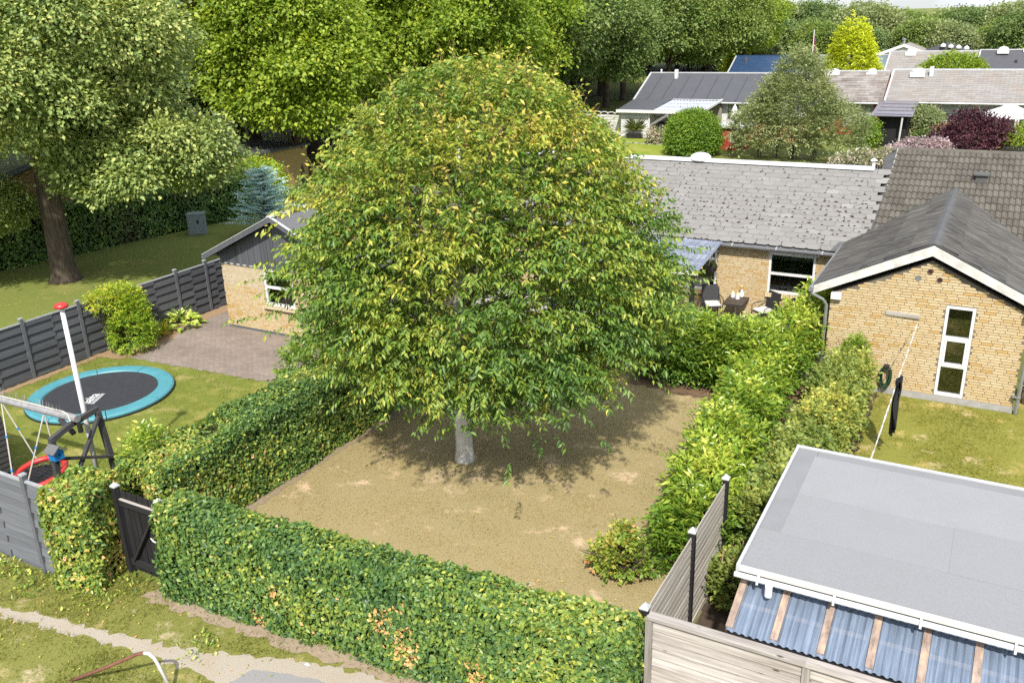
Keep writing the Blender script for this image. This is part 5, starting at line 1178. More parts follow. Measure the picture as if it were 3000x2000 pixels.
# neighbour's mixed hedge beside the laurels
rngL = random.Random(9)
lob = [(-2.45+rngL.uniform(-.12, .12), 20.9-i*.72, .62+rngL.uniform(-.08, .08), .48, .52, .60) for i in range(6)]
shoot_shrub('mixed_hedge', 'loose yellow green hedge between laurels and washing lawn', 'hedge', lob, 1900, 9, .26, .09, .052, M['leaf_nbr'], 251, .5, .36, .2, .8, 12, tz=.1)
lob = [(-2.65+rngL.uniform(-.1, .1), 16.4-i*.72, .60+rngL.uniform(-.08, .08), .45, .50, .56) for i in range(5)]
shoot_shrub('mixed_hedge', 'darker mixed hedge stretch right behind the shed roof corner', 'hedge', lob, 1500, 9, .26, .095, .058, M['leaf_nbr'], 261, .5, .28, .2, .8, 12, tz=.1)
shoot_shrub('box_shrub', 'small upright bright shrub against the brick gable', 'shrub', [(-2.42, 21.35, .95, .26, .26, .52), (-2.35, 21.3, .5, .3, .3, .5)], 420, 8, .16, .055, .035, M['leaf_ball'], 265, .6, .55)
# pruned shrub with cut stems beside the shed
t = shoot_shrub('pruned_shrub', 'cut back shrub with bare pale stems between laurel and shed', 'shrub', [(-2.75, 12.1, .35, .34, .40, .34)], 260, 7, .22, .11, .06, M['leaf_nbr'], 271, .5, .45)
g = random.Random(12); mb = MB()
for i in range(34):
    b_ = Vector((-2.75+g.uniform(-.28, .22), 12.25+g.uniform(-.3, .3), 0)); mb.tube([b_, b_+Vector((g.uniform(-.12, .12), g.uniform(-.12, .12), g.uniform(.55, .85)))], [.016, .011], 5)
mb.build('cut_stems', simple('cut_stem', (.50, .36, .20), .8, (.32, .21, .12), 15), t)
M['leaf_rose'] = leafmat('rose_leaf', [(0, (.035, .075, .015)), (.5, (.09, .15, .022)), (.85, (.20, .22, .05)), (1, (.30, .14, .07))], .4, .25, gain=2.0)
# rose bush on the lawn
lob = [(-4.68, 11.85, .36, .24, .26, .34), (-4.45, 11.95, .30, .20, .22, .26), (-4.92, 11.9, .28, .18, .2, .24), (-4.65, 12.0, .58, .14, .14, .30)]
shoot_shrub('rose_bush', 'small rose bush with reddish tips on the dry lawn', 'shrub', lob, 240, 8, .20, .08, .055, M['leaf_rose'], 281, .5, .55, tz=.2, stems=14)
# ornamental shrub on the panel fence, fern and hosta
lob = [(-21.75, 15.95, .55, .55, .55, .58), (-21.95, 16.1, 1.05, .48, .50, .52), (-22.15, 16.1, 1.45, .48, .50, .36), (-22.25, 15.55, 1.62, .36, .42, .20)]
shoot_shrub('arching_shrub', 'yellow green arching shrub leaning on the long grey fence', 'shrub', lob, 1500, 9, .24, .075, .034, M['leaf_spirea'], 291, .25, .42, .3, .8, 10, tz=.14)
def rosette(name, label, cat, c, n, L, W_, mat, seed, el=(.2, 1.2), rad=.2, h=.1):
    rng = np.random.default_rng(seed); an = rng.uniform(0, 6.283, n); e = rng.uniform(*el, n); r_ = rad*np.sqrt(rng.random(n))
    d = np.stack([np.cos(an)*np.cos(e), np.sin(an)*np.cos(e), np.sin(e)], 1); nr = np.stack([-np.cos(an)*np.sin(e), -np.sin(an)*np.sin(e), np.cos(e)], 1)
    p = np.stack([c[0]+r_*np.cos(an), c[1]+r_*np.sin(an), h*rng.random(n)+.02+(1-r_/max(rad, .01))*h], 1)
    t = thing(name, label, cat, c)
    link('leaves', leaves_mesh('leaves', [(p, d, nr, L*rng.uniform(.7, 1.2, n), W_*rng.uniform(.7, 1.2, n), rng.random(n))], mat), t); return t
h_ = rosette('hosta', 'pale broad leaved hosta clump beside the paved yard', 'plant', (-22.12, 18.05, 0), 130, .24, .17, M['leaf_hosta'], 301, (-.1, .8), .55, .22)
mb = MB()
for i in range(6): mb.tube([(-22.2+rnd.uniform(-.3, .3), 18.1+rnd.uniform(-.3, .3), .3), (-22.2+rnd.uniform(-.3, .3), 18.1+rnd.uniform(-.3, .3), .62)], [.008, .025], 5)
mb.build('flower_spikes', M['flower_lilac'], h_)
rosette('fern', 'small yellowing fern between arching shrub and hosta', 'plant', (-22.0, 17.0, 0), 110, .46, .06, M['leaf_spirea'], 303, (.4, 1.35), .12, .05)
rosette('fern', 'yellow fern tips showing over the short hedge by the swing frame', 'plant', (-14.35, 9.35, 1.15), 70, .50, .07, M['leaf_spirea'], 304, (.5, 1.35), .25, .1)
for i, (x, y, z) in enumerate(((-13.5, 9.6, 1.2),)):
    shoot_shrub('laurel_sapling', 'young glossy laurel rising beside the flagpole base', 'shrub', [(-13.45, 9.75, .95, .34, .42, .85)], 260, 8, .3, .11, .045, M['leaf_laurel'], 311, .6, .40)
shoot_shrub('laurel_sapling', 'bushy laurel shoots behind the far end of the trampoline hedge', 'shrub', [(-13.55, 14.6, 1.1, .5, .9, .95), (-13.4, 16.4, 1.2, .5, .8, .95)], 700, 8, .32, .12, .046, M['leaf_laurel'], 312, .6, .36)
# weeds at the foot of the panel fence
def weeds(label, pts, mat, seed, L=.085):
    rng = np.random.default_rng(seed); t_p = np.array(pts); n = len(t_p)*34; c = np.repeat(t_p, 34, 0)+rng.normal(size=(n, 2))*.16
    an = rng.uniform(0, 6.283, n); e = rng.uniform(.1, 1.2, n); d = np.stack([np.cos(an)*np.cos(e), np.sin(an)*np.cos(e), np.sin(e)], 1); nr = np.stack([-np.cos(an)*np.sin(e), -np.sin(an)*np.sin(e), np.cos(e)], 1)
    o = link('weeds', leaves_mesh('weeds', [(np.stack([c[:, 0], c[:, 1], rng.random(n)*.06+.01], 1), d, nr, L*rng.uniform(.5, 1.2, n), L*.45*rng.uniform(.5, 1.2, n), rng.random(n))], mat)); tag(o, label, kind='stuff')
weeds('leafy weeds under the fence', [(-14.9+i*.28, 7.25+.08*math.sin(i*3)) for i in range(6)]+[(-12.9+i*.25, 7.35) for i in range(4)]+[(-12.2, 7.9), (-11.9, 8.0), (-13.5, 6.95), (-9.9, 7.3), (-9.75, 7.22), (-12.9, 5.85)], M['leaf_laurel'], 401)
# leaf litter and clippings on lawns and path
rng = np.random.default_rng(77); n = 420
lp_ = np.stack([rng.uniform(-18, -3.4, n), rng.uniform(5.6, 8.6, n), np.full(n, .02)], 1); l2 = np.stack([rng.uniform(-12, -4, 260), rng.uniform(9, 20, 260), np.full(260, .03)], 1); l3 = np.stack([rng.uniform(-31, -23, 700), rng.uniform(10, 28, 700), np.full(700, .03)], 1)
p = np.concatenate([lp_, l2, l3]); n = len(p); an = rng.uniform(0, 6.283, n)
o = link('fallen_leaves', leaves_mesh('fallen_leaves', [(p, np.stack([np.cos(an), np.sin(an), np.full(n, .1)], 1), np.array([0, 0, 1.0])+rng.normal(size=(n, 3))*.3,   .055*rng.uniform(.5, 1.2, n), .028, .62+.38*rng.random(n))], M['leaf_hedge'])); tag(o, kind='stuff')
# ------------------------------------------------------------------ woodland
def tree_proto(name, mat, R, Hc, z0, n, per, seed, L, W_, nl=34, bark='oak_bark', tr=.3, flat=.6, low=-.45, rad=3.6):
    """Local-space tree: lobed crown of radius R from z0 to z0+Hc on a trunk; returns an unlinked-position thing at the origin."""
    g = random.Random(seed); rng = np.random.default_rng(seed); lobes = []
    for i in range(nl):
        f = (i+.5)/nl; ph = i*2.39996+g.uniform(-.3, .3); ct = 1-1.75*f; st = math.sqrt(max(0, 1-ct*ct)); q = g.uniform(.66, .93)
        lr = R*g.uniform(.17, .31); lobes.append((R*q*st*math.cos(ph), R*q*st*math.sin(ph), z0+Hc*.5+Hc*.5*q*ct, lr, lr, lr*.78))
    lobes.append((0, 0, z0+Hc*.5, R*.52, R*.52, Hc*.32))
    c, d = lobe_points(lobes, n, rng, .14, .80, low)
    tn = np.clip(.45+.13*wob(c, 1.1, seed+1)+.13*rng.normal(size=len(c)), 0, 1)
    parts = [clump(c, d, per, L*rad, L, W_, rng, flat, .3, tn)]
    t = thing(name, 'x', 'tree', (0, 0, 0)); ORG[t.name] = None
    cm = leaves_mesh('crown', parts, mat); o = bpy.data.objects.new('crown', cm); COL.objects.link(o); o.parent = t
    mb = MB(); mb.tube([(0, 0, -.1), (0, 0, .15), (.0, 0, .6), (.05, .05, z0), (.1, 0, z0+Hc*.35), (.1, .1, z0+Hc*.75)], [tr*1.5, tr*1.2, tr, tr*.82, tr*.55, tr*.12], 12)
    for i in range(16):
        q = lobes[g.randrange(len(lobes)-1)]; zs = z0-.3+g.random()*Hc*.4; limb(mb, (0.05, 0.05, zs), (q[0]*.9, q[1]*.9, q[2]), tr*.36, tr*.06, g, 4, .1)
    tm = mb.mesh('trunk', True); tm.materials.append(M[bark]); o2 = bpy.data.objects.new('trunk', tm); COL.objects.link(o2); o2.parent = t
    return t
def place(proto, loc, rz, sc, label, mat=None, group=None, first=[]):
    c = copy_thing(proto, loc, rz, sc, label, group)
    for ch in c.children:
        if ch.name.startswith('crown') and mat is not None:
            ch.material_slots[0].link = 'OBJECT'; ch.material_slots[0].material = M[mat]
    return c
def drop(proto):
    for ch in list(proto.children): bpy.data.objects.remove(ch)
    bpy.data.objects.remove(proto)
# the oak on the strip behind the fence: crown reaches over the top of the picture
oak = tree_proto('oak_tree', M['leaf_oak'], 5.9, 6.4, 4.7, 9600, 16, 501, .15, .10, 80, tr=.45)
oak.location = (-30.7, 20.1, 0); oak['label'] = 'big oak with thick furrowed trunk behind the long grey fence'; oak.rotation_euler = (0, 0, .8)
# low boughs of the oak hanging towards the house behind
lowb = tree_proto('oak_tree', M['leaf_oak'], 2.8, 3.2, .0, 2600, 17, 505, .15, .10, 26)
for ch in list(lowb.children):
    if ch.name.startswith('crown'):
        ch.parent = oak; ch.name = 'low_bough'; ch.rotation_euler = (0, 0, -.8); q = Matrix.Rotation(-.8, 3, 'Z') @ Vector((3.9, 1.3, 3.0)); ch.location = q
        d_ = ch.copy(); COL.objects.link(d_); d_.parent = oak; d_.location = Matrix.Rotation(-.8, 3, 'Z') @ Vector((-2.2, -1.9, 1.7)); d_.scale = (.72, .72, .72)
        pass
    else: bpy.data.objects.remove(ch)
bpy.data.objects.remove(lowb)
pA = tree_proto('broadleaf_tree', M['leaf_mid'], 4.6, 9.5, 2.4, 2700, 22, 511, .22, .15, 64, tr=.28)
pB = tree_proto('broadleaf_tree', M['leaf_dark'], 5.2, 9.0, 2.2, 2900, 22, 512, .22, .16, 56, tr=.30)
pC = tree_proto('broadleaf_tree', M['leaf_lime'], 4.2, 10.5, 1.6, 2800, 22, 513, .23, .16, 70, tr=.26)
pD = tree_proto('broadleaf_tree', M['leaf_far'], 5.0, 8.0, 1.0, 1900, 18, 514, .33, .25, 52, tr=.30)
protos = (pA, pB, pC)
g = random.Random(44)
# mid-distance woodland edge along the path, from behind the neighbouring house to the far lawn
edge = [  # x, y, proto, scale, leaf material, label
 (-36.0, 39.5, pC, 1.05, 'leaf_lime', 'bright yellow green tree rising directly behind the blue spruce'),
 (-37.5, 47.0, pC, 1.25, 'leaf_lime', 'tall lime green tree filling the top between oak and garden tree'),
 (-33.5, 52.5, pA, 1.15, 'leaf_lime', 'lime green tree whose crown shows just above the garden tree'),
 (-42.0, 41.0, pA, 1.35, 'leaf_olive', 'yellowish tree between the oak crown and the lime green trees'),
 (-44.0, 50.0, pB, 1.5, 'leaf_mid', 'tall tree behind the yellowish one left of centre'),
 (-34.5, 60.0, pA, 1.2, 'leaf_lime', 'lime green tree with the lowest crown right of the garden tree top'),
 (-35.5, 68.0, pB, 1.25, 'leaf_dark', 'dark green tree at the left end of the dark wood edge'),
 (-34.5, 76.8, pB, 1.05, 'leaf_dark', 'dark tree with leaning trunk standing on the shaded grass'),
 (-35.6, 84.5, pA, 1.1, 'leaf_dark', 'dark tree with bare trunk behind the leaning one'),
 (-36.6, 91.6, pB, 1.2, 'leaf_dark', 'dark tree with low crown near the white slatted fence'),
 (-40.5, 57.0, pC, 1.45, 'leaf_mid', 'tall mid green tree above the lime green ones'),
 (-42.0, 66.0, pA, 1.6, 'leaf_mid', 'tall rounded tree rising over the dark wood edge'),
 (-43.0, 76.0, pB, 1.6, 'leaf_mid', 'tall wide tree behind the leaning trunk'),
 (-33.5, 97.5, pA, 1.15, 'leaf_mid', 'mid green tree behind the dark metal sheet roof'),
 (-31.0, 104.0, pB, 1.15, 'leaf_mid', 'mid green tree at the left gable of the blue roof'),
 (-29.5, 112.0, pA, 1.1, 'leaf_lime', 'light green tree behind the left end of the blue roof'),
 (-40.0, 86.0, pC, 1.5, 'leaf_mid', 'tall slim tree in the middle of the wood edge'),
 (-41.5, 97.0, pA, 1.5, 'leaf_dark', 'tall dark tree left of the sky gap'),
]
for x, y, pr_, sc, mt, lb in edge: place(pr_, (x, y, 0), g.uniform(0, 6.28), sc, lb, mt)
# second rows, seen only as gaps filled between the crowns in front
for i in range(13): place(protos[i % 3], (-48-g.uniform(0, 6), 30+i*7.2+g.uniform(-2, 2), 0), g.uniform(0, 6.28), 1.5+g.uniform(0, .35), 'tall tree in the second row of the wood at the left', ('leaf_mid', 'leaf_dark', 'leaf_lime')[g.randrange(3)], 'second row woodland trees')
for i in range(9): place(protos[(i+1) % 3], (-60-g.uniform(0, 8), 34+i*11+g.uniform(-2, 2), 0), g.uniform(0, 6.28), 1.9+g.uniform(0, .3), 'tall tree deep in the wood at the left', 'leaf_dark', 'deep woodland trees')
for x, y, sc in ((-40.5, 19, 1.15), (-44, 12, 1.3), (-40, 7, 1.2), (-50, 21, 1.5)): place(pB, (x, y, 0), g.uniform(0, 6.28), sc, 'dark tree behind the long hedge at the far left', 'leaf_dark', 'trees behind the long hedge')
# far forest across the back
k = 0
for row, (yy, sc, n_) in enumerate(((131, .78, 21), (140, .88, 20), (150, .92, 18))):
    for i in range(n_):
        x = -60+i*(92/n_)+g.uniform(-1.6, 1.6); s_ = sc*g.uniform(.84, 1.10)
        if row == 0 and -26 < x < -10: s_ *= .92
        s_ *= 1.0+max(0, min(1, (-40-x)/14))*.35
        place(pD, (x, yy+g.uniform(-3, 3), 0), g.uniform(0, 6.28), s_, 'tree in the far forest wall behind the last roofs', ('leaf_far', 'leaf_far', 'leaf_mid', 'leaf_olive', 'leaf_dark')[g.randrange(5)], 'far forest trees'); k += 1
for p_ in (pA, pB, pC, pD): drop(p_)
# conifers
def conifer(name, label, loc, h, r, mat, n, seed, L, W_, droop=.3, cat='tree', power=.85):
    rng = np.random.default_rng(seed); z = (1-np.sqrt(rng.random(n)))*h*.97+.12; rr = r*np.power(np.clip(1-z/h, 0, 1), power)*(1-.25*np.abs(rng.normal(size=n))*.6); an = rng.uniform(0, 6.283, n)
    q = np.stack([np.cos(an)*1.5, np.sin(an)*1.5, z*1.6/h*4], 1); rr *= 1+.16*wob(q, 1.8, seed+1)
    c = np.stack([rr*np.cos(an), rr*np.sin(an), z], 1)+np.array(loc); d = np.stack([np.cos(an), np.sin(an), np.full(n, .25)], 1)
    tn = np.clip(.45+.2*wob(c, 2.2, seed+2)+.12*rng.normal(size=n), 0, 1)
    t = thing(name, label, cat, loc)
    link('crown', leaves_mesh('crown', [spray(c, d+rng.normal(size=d.shape)*.25, 9, L*2.6, L, W_, rng, droop, .8, tn)], mat), t)
    MB().tube([Vector(loc), Vector(loc)+Vector((0, 0, h*.9))], [h*.035, .01], 8).build('trunk', M['twig'], t); return t
conifer('golden_cypress', 'bright golden conifer standing between the back rows of roofs', (-12.9, 86.5, 0), 8.2, 3.3, M['leaf_gold'], 3600, 601, .26, .11, .15, power=.80)
conifer('young_conifer', 'small yellow conifer at the forest edge beside the blue roof', (-31.0, 118, 0), 6.6, 2.2, M['leaf_gold'], 900, 602, .35, .16, .3)
conifer('young_conifer', 'small grey green conifer next to the yellow one at the forest edge', (-28.0, 119, 0), 6.4, 2.4, M['leaf_olive'], 900, 603, .35, .16, .3)
# blue spruce: tiers of flat boughs with rising tips
def spruce(loc, h, seed):
    rng = np.random.default_rng(seed); g = random.Random(seed); t = thing('blue_spruce', 'small blue grey spruce behind the garage roof', 'tree', loc); C_, S_, T_ = [], [], []; mb = MB()
    for i in range(95):
        z = .25+(h-.35)*(i/95)**1.05; L_ = 1.65*(1-z/h)**.72*g.uniform(.72, 1.2)+.12; a = i*2.4+g.uniform(-.3, .3); o_ = Vector(loc)+Vector((0, 0, z)); e = o_+Vector((math.cos(a)*L_, math.sin(a)*L_, L_*g.uniform(.10, .42)))
        mb.tube([o_, e], [.02, .006], 5, False); m_ = int(L_*16)+5
        for k_ in range(m_):
            f = (k_+1)/m_; b_ = o_.lerp(e, f); s = (e-o_).normalized(); sd_ = Vector((-s.y, s.x, .25))*(1 if k_ % 2 else -1)*(1.25-f); C_.append(b_); S_.append(s*.8+sd_*.7); T_.append(g.uniform(.2, .9))
    link('crown', leaves_mesh('crown', [spray(np.array(C_), np.array(S_), 9, .24, .085, .035, rng, .0, .8, np.array(T_))], M['leaf_blue']), t)
    mb.tube([Vector(loc), Vector(loc)+Vector((0, 0, h))], [.07, .01], 8).build('trunk', M['twig'], t)
spruce((-28.9, 29.2, 0), 3.0, 611)

# ------------------------------------------------------------------ houses behind
M['metal_roof'] = simple('dark_grey_roof_felt', (.085, .088, .10), .65, (.072, .075, .085), 1.2)
M['blue_tile'] = simple('glazed_blue_tile', (.035, .075, .16), .35, (.022, .05, .115), 2)
M['steel_blue'] = simple('steel_blue_roof', (.15, .19, .22), .6, (.12, .155, .18), 1.5)
M['dark_felt'] = simple('charcoal_roof', (.085, .085, .095), .7, (.07, .07, .08), 3)
M['light_slate'] = pieces('pale_slate', [(0, (.275, .26, .245)), (.5, (.30, .287, .272)), (1, (.335, .32, .305))], .85, (.34, .20, .11), .8, .35)
M['worn_slate'] = pieces('blotchy_slate', [(0, (.20, .175, .155)), (.4, (.28, .255, .235)), (1, (.35, .325, .305))], .85, (.13, .085, .06), .9, .7)
M['far_brick'] = simple('far_yellow_brick', (.54, .38, .19), .85, (.44, .30, .14), 4)
M['red_paint'] = simple('barn_red_board', (.45, .06, .03), .6, (.32, .045, .025), 5)
M['obrick'] = pieces('shaded_yellow_brick', [(0, (.36, .25, .11)), (.5, (.42, .295, .13)), (1, (.46, .33, .16))], .9)
def shingles(parent, x0, x1, ye, ze, yr, zr, mat, row=.30, w=.6, jit=.02, limit=0):
    """Courses of shingles with stepped butts as one joined part (each a few pixels)."""
    sl = math.atan2(zr-ze, yr-ye); L = math.hypot(yr-ye, zr-ze); n = int(L/row); mb = MB(); g = random.Random(int(x0*10))
    for r in range(n+1):
        s0 = r*row; s1 = min(L, s0+row*1.12); x = x0-(w/2 if r % 2 else 0)
        while x < x1:
            a, b = max(x, x0), min(x+w*.975, x1)
            if b-a > .05:
                y0, z0_, y1, z1_ = yr-math.cos(sl)*s0, zr-math.sin(sl)*s0, yr-math.cos(sl)*s1+g.uniform(-jit, jit), zr-math.sin(sl)*s1; h = .035+g.uniform(0, .012)
                mb.add([(a, y0, z0_+.008), (b, y0, z0_+.008), (b, y1, z1_+h), (a, y1, z1_+h), (a, y1, z1_+h-.035), (b, y1, z1_+h-.035)], [(0, 3, 2, 1), (3, 4, 5, 2)])
            x += w
    tag(mb.build('shingle_courses', mat, parent), kind='stuff')
def longhouse(name, label, x0, x1, yw, ye, ze, yr, zr, wallm, roofm, ridge='alu', style=None):
    t = thing(name, label, 'house', ((x0+x1)/2, yw, 0)); yb = 2*yr-ye
    MB().bb(x0+.15, x1-.05, yw, yb-.4, 0, ze).prism([(x0+.15, yw, ze), (x0+.15, yr, zr-.15), (x0+.15, yb-.4, ze)], (x1-x0-.2, 0, 0)).build('wall', M[wallm], t)
    MB().prism([(x0, ye, ze-.09), (x0, yr, zr-.09), (x0, yb, ze-.09), (x0, yb, ze), (x0, yr, zr), (x0, ye, ze)], (x1-x0, 0, 0)).build('roof', M[roofm], t)
    MB().prism([(x0-.04, ye-.02, ze-.12), (x0-.04, yr, zr-.12), (x0-.04, yr, zr+.07), (x0-.04, ye-.02, ze+.07)], (.14, 0, 0)).build('verge_board', M['alu'], t)
    MB().bb(x0, x1, yr-.12, yr+.12, zr-.02, zr+.07).build('ridge_cap', M[ridge], t)
    MB().tube([(x0, ye-.05, ze-.08), (x1, ye-.05, ze-.08)], .06, 8).build('gutter', M['alu'], t)
    return t
def far_window(parent, x0, x1, y, z0, z1, mull=(), blind=0):
    f = MB(); f.bb(x0, x1, y-.03, y+.05, z0, z0+.09).bb(x0, x1, y-.03, y+.05, z1-.08, z1).bb(x0, x0+.08, y-.028, y+.05, z0+.09, z1-.08).bb(x1-.08, x1, y-.028, y+.05, z0+.09, z1-.08)
    for m_ in mull: f.bb(m_-.05, m_+.05, y-.027, y+.05, z0+.09, z1-.08)
    fr = f.build('window', M['white'], parent); MB().bb(x0+.08, x1-.08, y-.012, y-.004, z0+.09, z1-.08).build('pane', M['dark_glass'], fr)
    if blind: MB().bb(x0+.1, x1-.1, y-.02, y-.014, z1-.08-blind, z1-.085).build('blind', M['pale_blind'], fr)
M['dark_glass'] = simple('dark_window_glass', (.05, .06, .065), .08, (.035, .04, .045), 2, spec=.8)
M['pale_blind'] = simple('pale_green_blind', (.42, .48, .43), .7)
# dark roofed house of the back row
hA = longhouse('row_house', 'white walled row house with dark grey felt roof and raised seams', -26.3, -13.9, 68.6, 68.0, 2.36, 71.9, 4.18, 'white', 'metal_roof')
for i in range(10): MB().bar((-25.2+i*1.17, 68.15, 2.46), (-25.2+i*1.17, 71.4, 3.98), .07, .05).build('roof_seam', M['dark_felt'], hA)
MB().bb(-24.0, -23.75, 71.1, 71.35, 3.8, 4.5).build('chimney', M['white'], hA)
for x in (-25.4, -14.6): MB().lathe((x, 71.9, 4.15), [(.07, 0), (.07, .25), (.11, .27), (.02, .33)], 8).build('roof_vent', M['white_plastic'], hA)
far_window(hA, -18.9, -17.7, 68.6, .95, 2.2, blind=.5); far_window(hA, -16.5, -15.6, 68.6, .1, 2.1)
MB().bb(-20.4, -19.7, 68.55, 68.62, .05, 2.05).build('door', M['white_plastic'], hA)
hB = longhouse('row_house', 'red brick row house with blotchy worn shingle roof and pale curtains', -14.0, -8.02, 70.2, 69.7, 2.36, 73.0, 4.28, 'red_paint', 'worn_slate'); shingles(hB, -13.9, -8.05, 69.7, 2.37, 73.0, 4.29, M['worn_slate'], .30, .75, .05)
far_window(hB, -10.6, -8.6, 70.2, .55, 2.15, (-9.55,)); k = MB()
for i in range(20): k.bb(-10.5+i*.095, -10.42+i*.095, 70.16, 70.18-(.012 if i % 2 else 0), .66, 2.06)
k.build('curtain', M['curtain'], hB)
hC = longhouse('row_house', 'light grey roofed row house with white glazed front and yellow brick base', -7.95, 5.5, 70.9, 70.3, 2.40, 74.2, 4.32, 'far_brick', 'light_slate'); shingles(hC, -7.9, 5.5, 70.3, 2.41, 74.2, 4.33, M['light_slate'], .24, .55, .02)
MB().bb(-5.6, 5.4, 70.84, 70.9, 2.1, 2.3).build('white_frieze', M['white'], hC)
far_window(hC, -5.5, -4.3, 70.86, 1.15, 2.15, blind=.5); far_window(hC, -4.2, -2.1, 70.86, 1.05, 2.2, (-3.1,), .55); far_window(hC, -1.8, .6, 70.86, .2, 2.2, (-.6,), .6); far_window(hC, .7, 2.6, 70.86, .2, 2.2, (1.6,), .6)
def dome(parent, x, y, z, w=.9): 
    MB().bb(x-w*.55, x+w*.55, y-w*.55, y+w*.55, z-.25, z+.10).build('roof_kerb', M['white'], parent); MB().lathe((x, y, z+.10), [(w*.52, 0), (w*.48, .12), (w*.3, .24), (w*.02, .28)], 14).build('roof_dome', M['white_plastic'], parent, True)
dome(hC, -6.2, 73.5, 4.12); MB().bb(-5.4, -5.15, 73.2, 73.45, 3.9, 4.6).build('roof_vent', M['white'], hC); dome(hB, -12.0, 72.9, 4.1, .8); dome(hB, -9.3, 73.0, 4.1, .7)
# outbuildings of the back row
t = thing('garden_hut', 'small white boarded hut with dark lean-to roof beside the white fence', 'hut', (-24.6, 64.5, 0))
MB().bb(-25.7, -23.55, 64.05, 68.4, 0, 1.9).build('wall', M['white'], t)
for r in range(9): MB().bb(-25.72, -23.53, 64.02, 64.05, .06+r*.2, .24+r*.2).build('board', M['white'], t)
MB().prism([(-25.95, 63.6, 1.95), (-23.2, 63.6, 1.95), (-23.2, 68.4, 2.40), (-26.3, 68.4, 2.40)], (0, 0, .08)).build('roof', M['metal_roof'], t)
MB().bb(-25.95, -19.2, 63.55, 63.62, 1.88, 2.10).build('fascia', M['white'], t)
MB().tube([(-23.45, 63.95, 1.9), (-23.45, 63.95, .1)], .06, 8).build('downpipe', M['white'], t)
tuft('vine', t, (-24.5, 63.95, .55), 240, 1.1, .07, M['leaf_olive'], NR)
t = thing('trough_planter', 'long black trough planter under the vine on the white hut', 'planter', (-24.5, 63.7, 0)); MB().bb(-25.1, -23.9, 63.55, 63.9, 0, .34).build('trough', M['black'], t); MB().bb(-25.05, -23.95, 63.58, 63.87, .34, .36).build('soil', M['soil'], t)
t = thing('patio_cover', 'pale corrugated patio cover joining the white hut and dark roofed house', 'canopy', (-21.5, 65.5, 0))
k = MB(); n = 60; vs = []
for j in range(n+1):
    xx = -23.1+3.9*j/n; h = .03*math.sin(j*1.6); vs += [(xx, 63.6, 2.06+h), (xx, 68.3, 2.44+h)]
k.add(vs, [(2*j, 2*j+2, 2*j+3, 2*j+1) for j in range(n)]).build('roof_sheet', simple('pale_blue_sheet', (.50, .53, .60), .3, (.36, .39, .46), 3), t)
for i in range(4): MB().bar((-23.0, 63.9+i*1.4, 2.15+i*.113), (-19.3, 63.9+i*1.4, 2.15+i*.113), .08, .03).build('batten', M['white'], t)
MB().bar((-19.2, 63.5, 2.10), (-19.2, 68.3, 2.48), .10, .16).build('edge_beam', M['white'], t); MB().bb(-19.3, -19.15, 63.6, 63.75, 0, 2.05).build('post', M['white'], t); MB().bb(-23.4, -19.2, 68.2, 68.35, .1, 2.1).build('back_screen', M['dark_room'], t)
t = thing('kettle_grill', 'black round grill under the pale patio cover', 'grill', (-22.9, 65, 0)); MB().lathe((-22.9, 65, .4), [(.1, 0), (.36, .2), (.38, .5), (.2, .72), (.02, .76)], 14).build('bowl', M['black'], t, True); MB().bb(-23.0, -22.8, 64.9, 65.1, 0, .45).build('stand', M['black'], t)
t = thing('flat_roof_shed', 'white edged shed with black felt roof half hidden by the olive coloured tree', 'shed', (-15.2, 66.5, 0)); MB().bb(-16.6, -12.5, 64.6, 68.6, 0, 1.9).build('wall', M['far_brick'], t); MB().prism([(-16.9, 64.2, 1.98), (-12.3, 64.2, 1.98), (-12.3, 69, 2.3), (-16.9, 69, 2.3)], (0, 0, .08)).build('roof', M['dark_felt'], t); MB().bb(-17.0, -12.2, 64.1, 64.2, 1.8, 2.12).build('fascia', M['white'], t)
t = thing('red_playhouse', 'red board playhouse with pale roof behind the round bush', 'playhouse', (-16.3, 60.5, 0)); MB().bb(-17.1, -15.2, 60.0, 61.6, 0, 1.45).build('wall', M['red_paint'], t); MB().bb(-17.3, -15.0, 59.8, 61.8, 1.45, 1.6).build('roof', M['alu'], t)
far_window(t, -16.2, -15.6, 60.0, .5, 1.1)
t = thing('white_parasol', 'folded white parasol beside the red playhouse', 'parasol', (-17.6, 66, 0)); MB().lathe((-17.6, 66, .5), [(.42, 0), (.35, .8), (.18, 1.6), (.02, 1.9)], 10).build('canopy', M['white_plastic'], t); MB().tube([(-17.6, 66, 0), (-17.6, 66, .6)], .04, 6).build('pole', M['metal'], t)
t = thing('white_fence', 'white arched slat fence leading to the white hut', 'fence', (-27, 65.5, 0))
for i in range(8):
    x = -26.0-i*.62; y = 64.9+i*.10
    for r in range(8): piece('slat', (x-.31, y, .12+r*.19), (.60, .03, .16), M['white_old'], t)
    MB().bb(x-.04, x+.04, y-.05, y+.05, 0, 1.72).build('post', M['white_old'], t)
    pts = [(x-.04-.27+.30*math.cos(a*math.pi/8), y, 1.58+.16*math.sin(a*math.pi/8)) for a in range(9)]; MB().tube(pts, .035, 5).build('arch_rail', M['white_old'], t)
sheet('back_lawn', [(-27, 52), (-27, 63.6), (-20, 64), (-18, 60), (-18, 52)], .004, M['lawn_back'])
for i in range(6): 
    x = -24.2+i*.62; tag(MB().bb(x, x+.34, 60.9, 61.5, 0, .03).build('stepping_stone', M['concrete']), 'pale stepping stone in the bright back lawn', 'stone', 'stepping stones in the back lawn')
t = thing('pergola_shed', 'black boarded pergola shed with glazed roof against the light roofed house', 'shed', (-6.6, 67, 0))
MB().bb(-7.5, -5.75, 64.7, 68, 0, 1.95).build('wall', M['black_wood'], t)
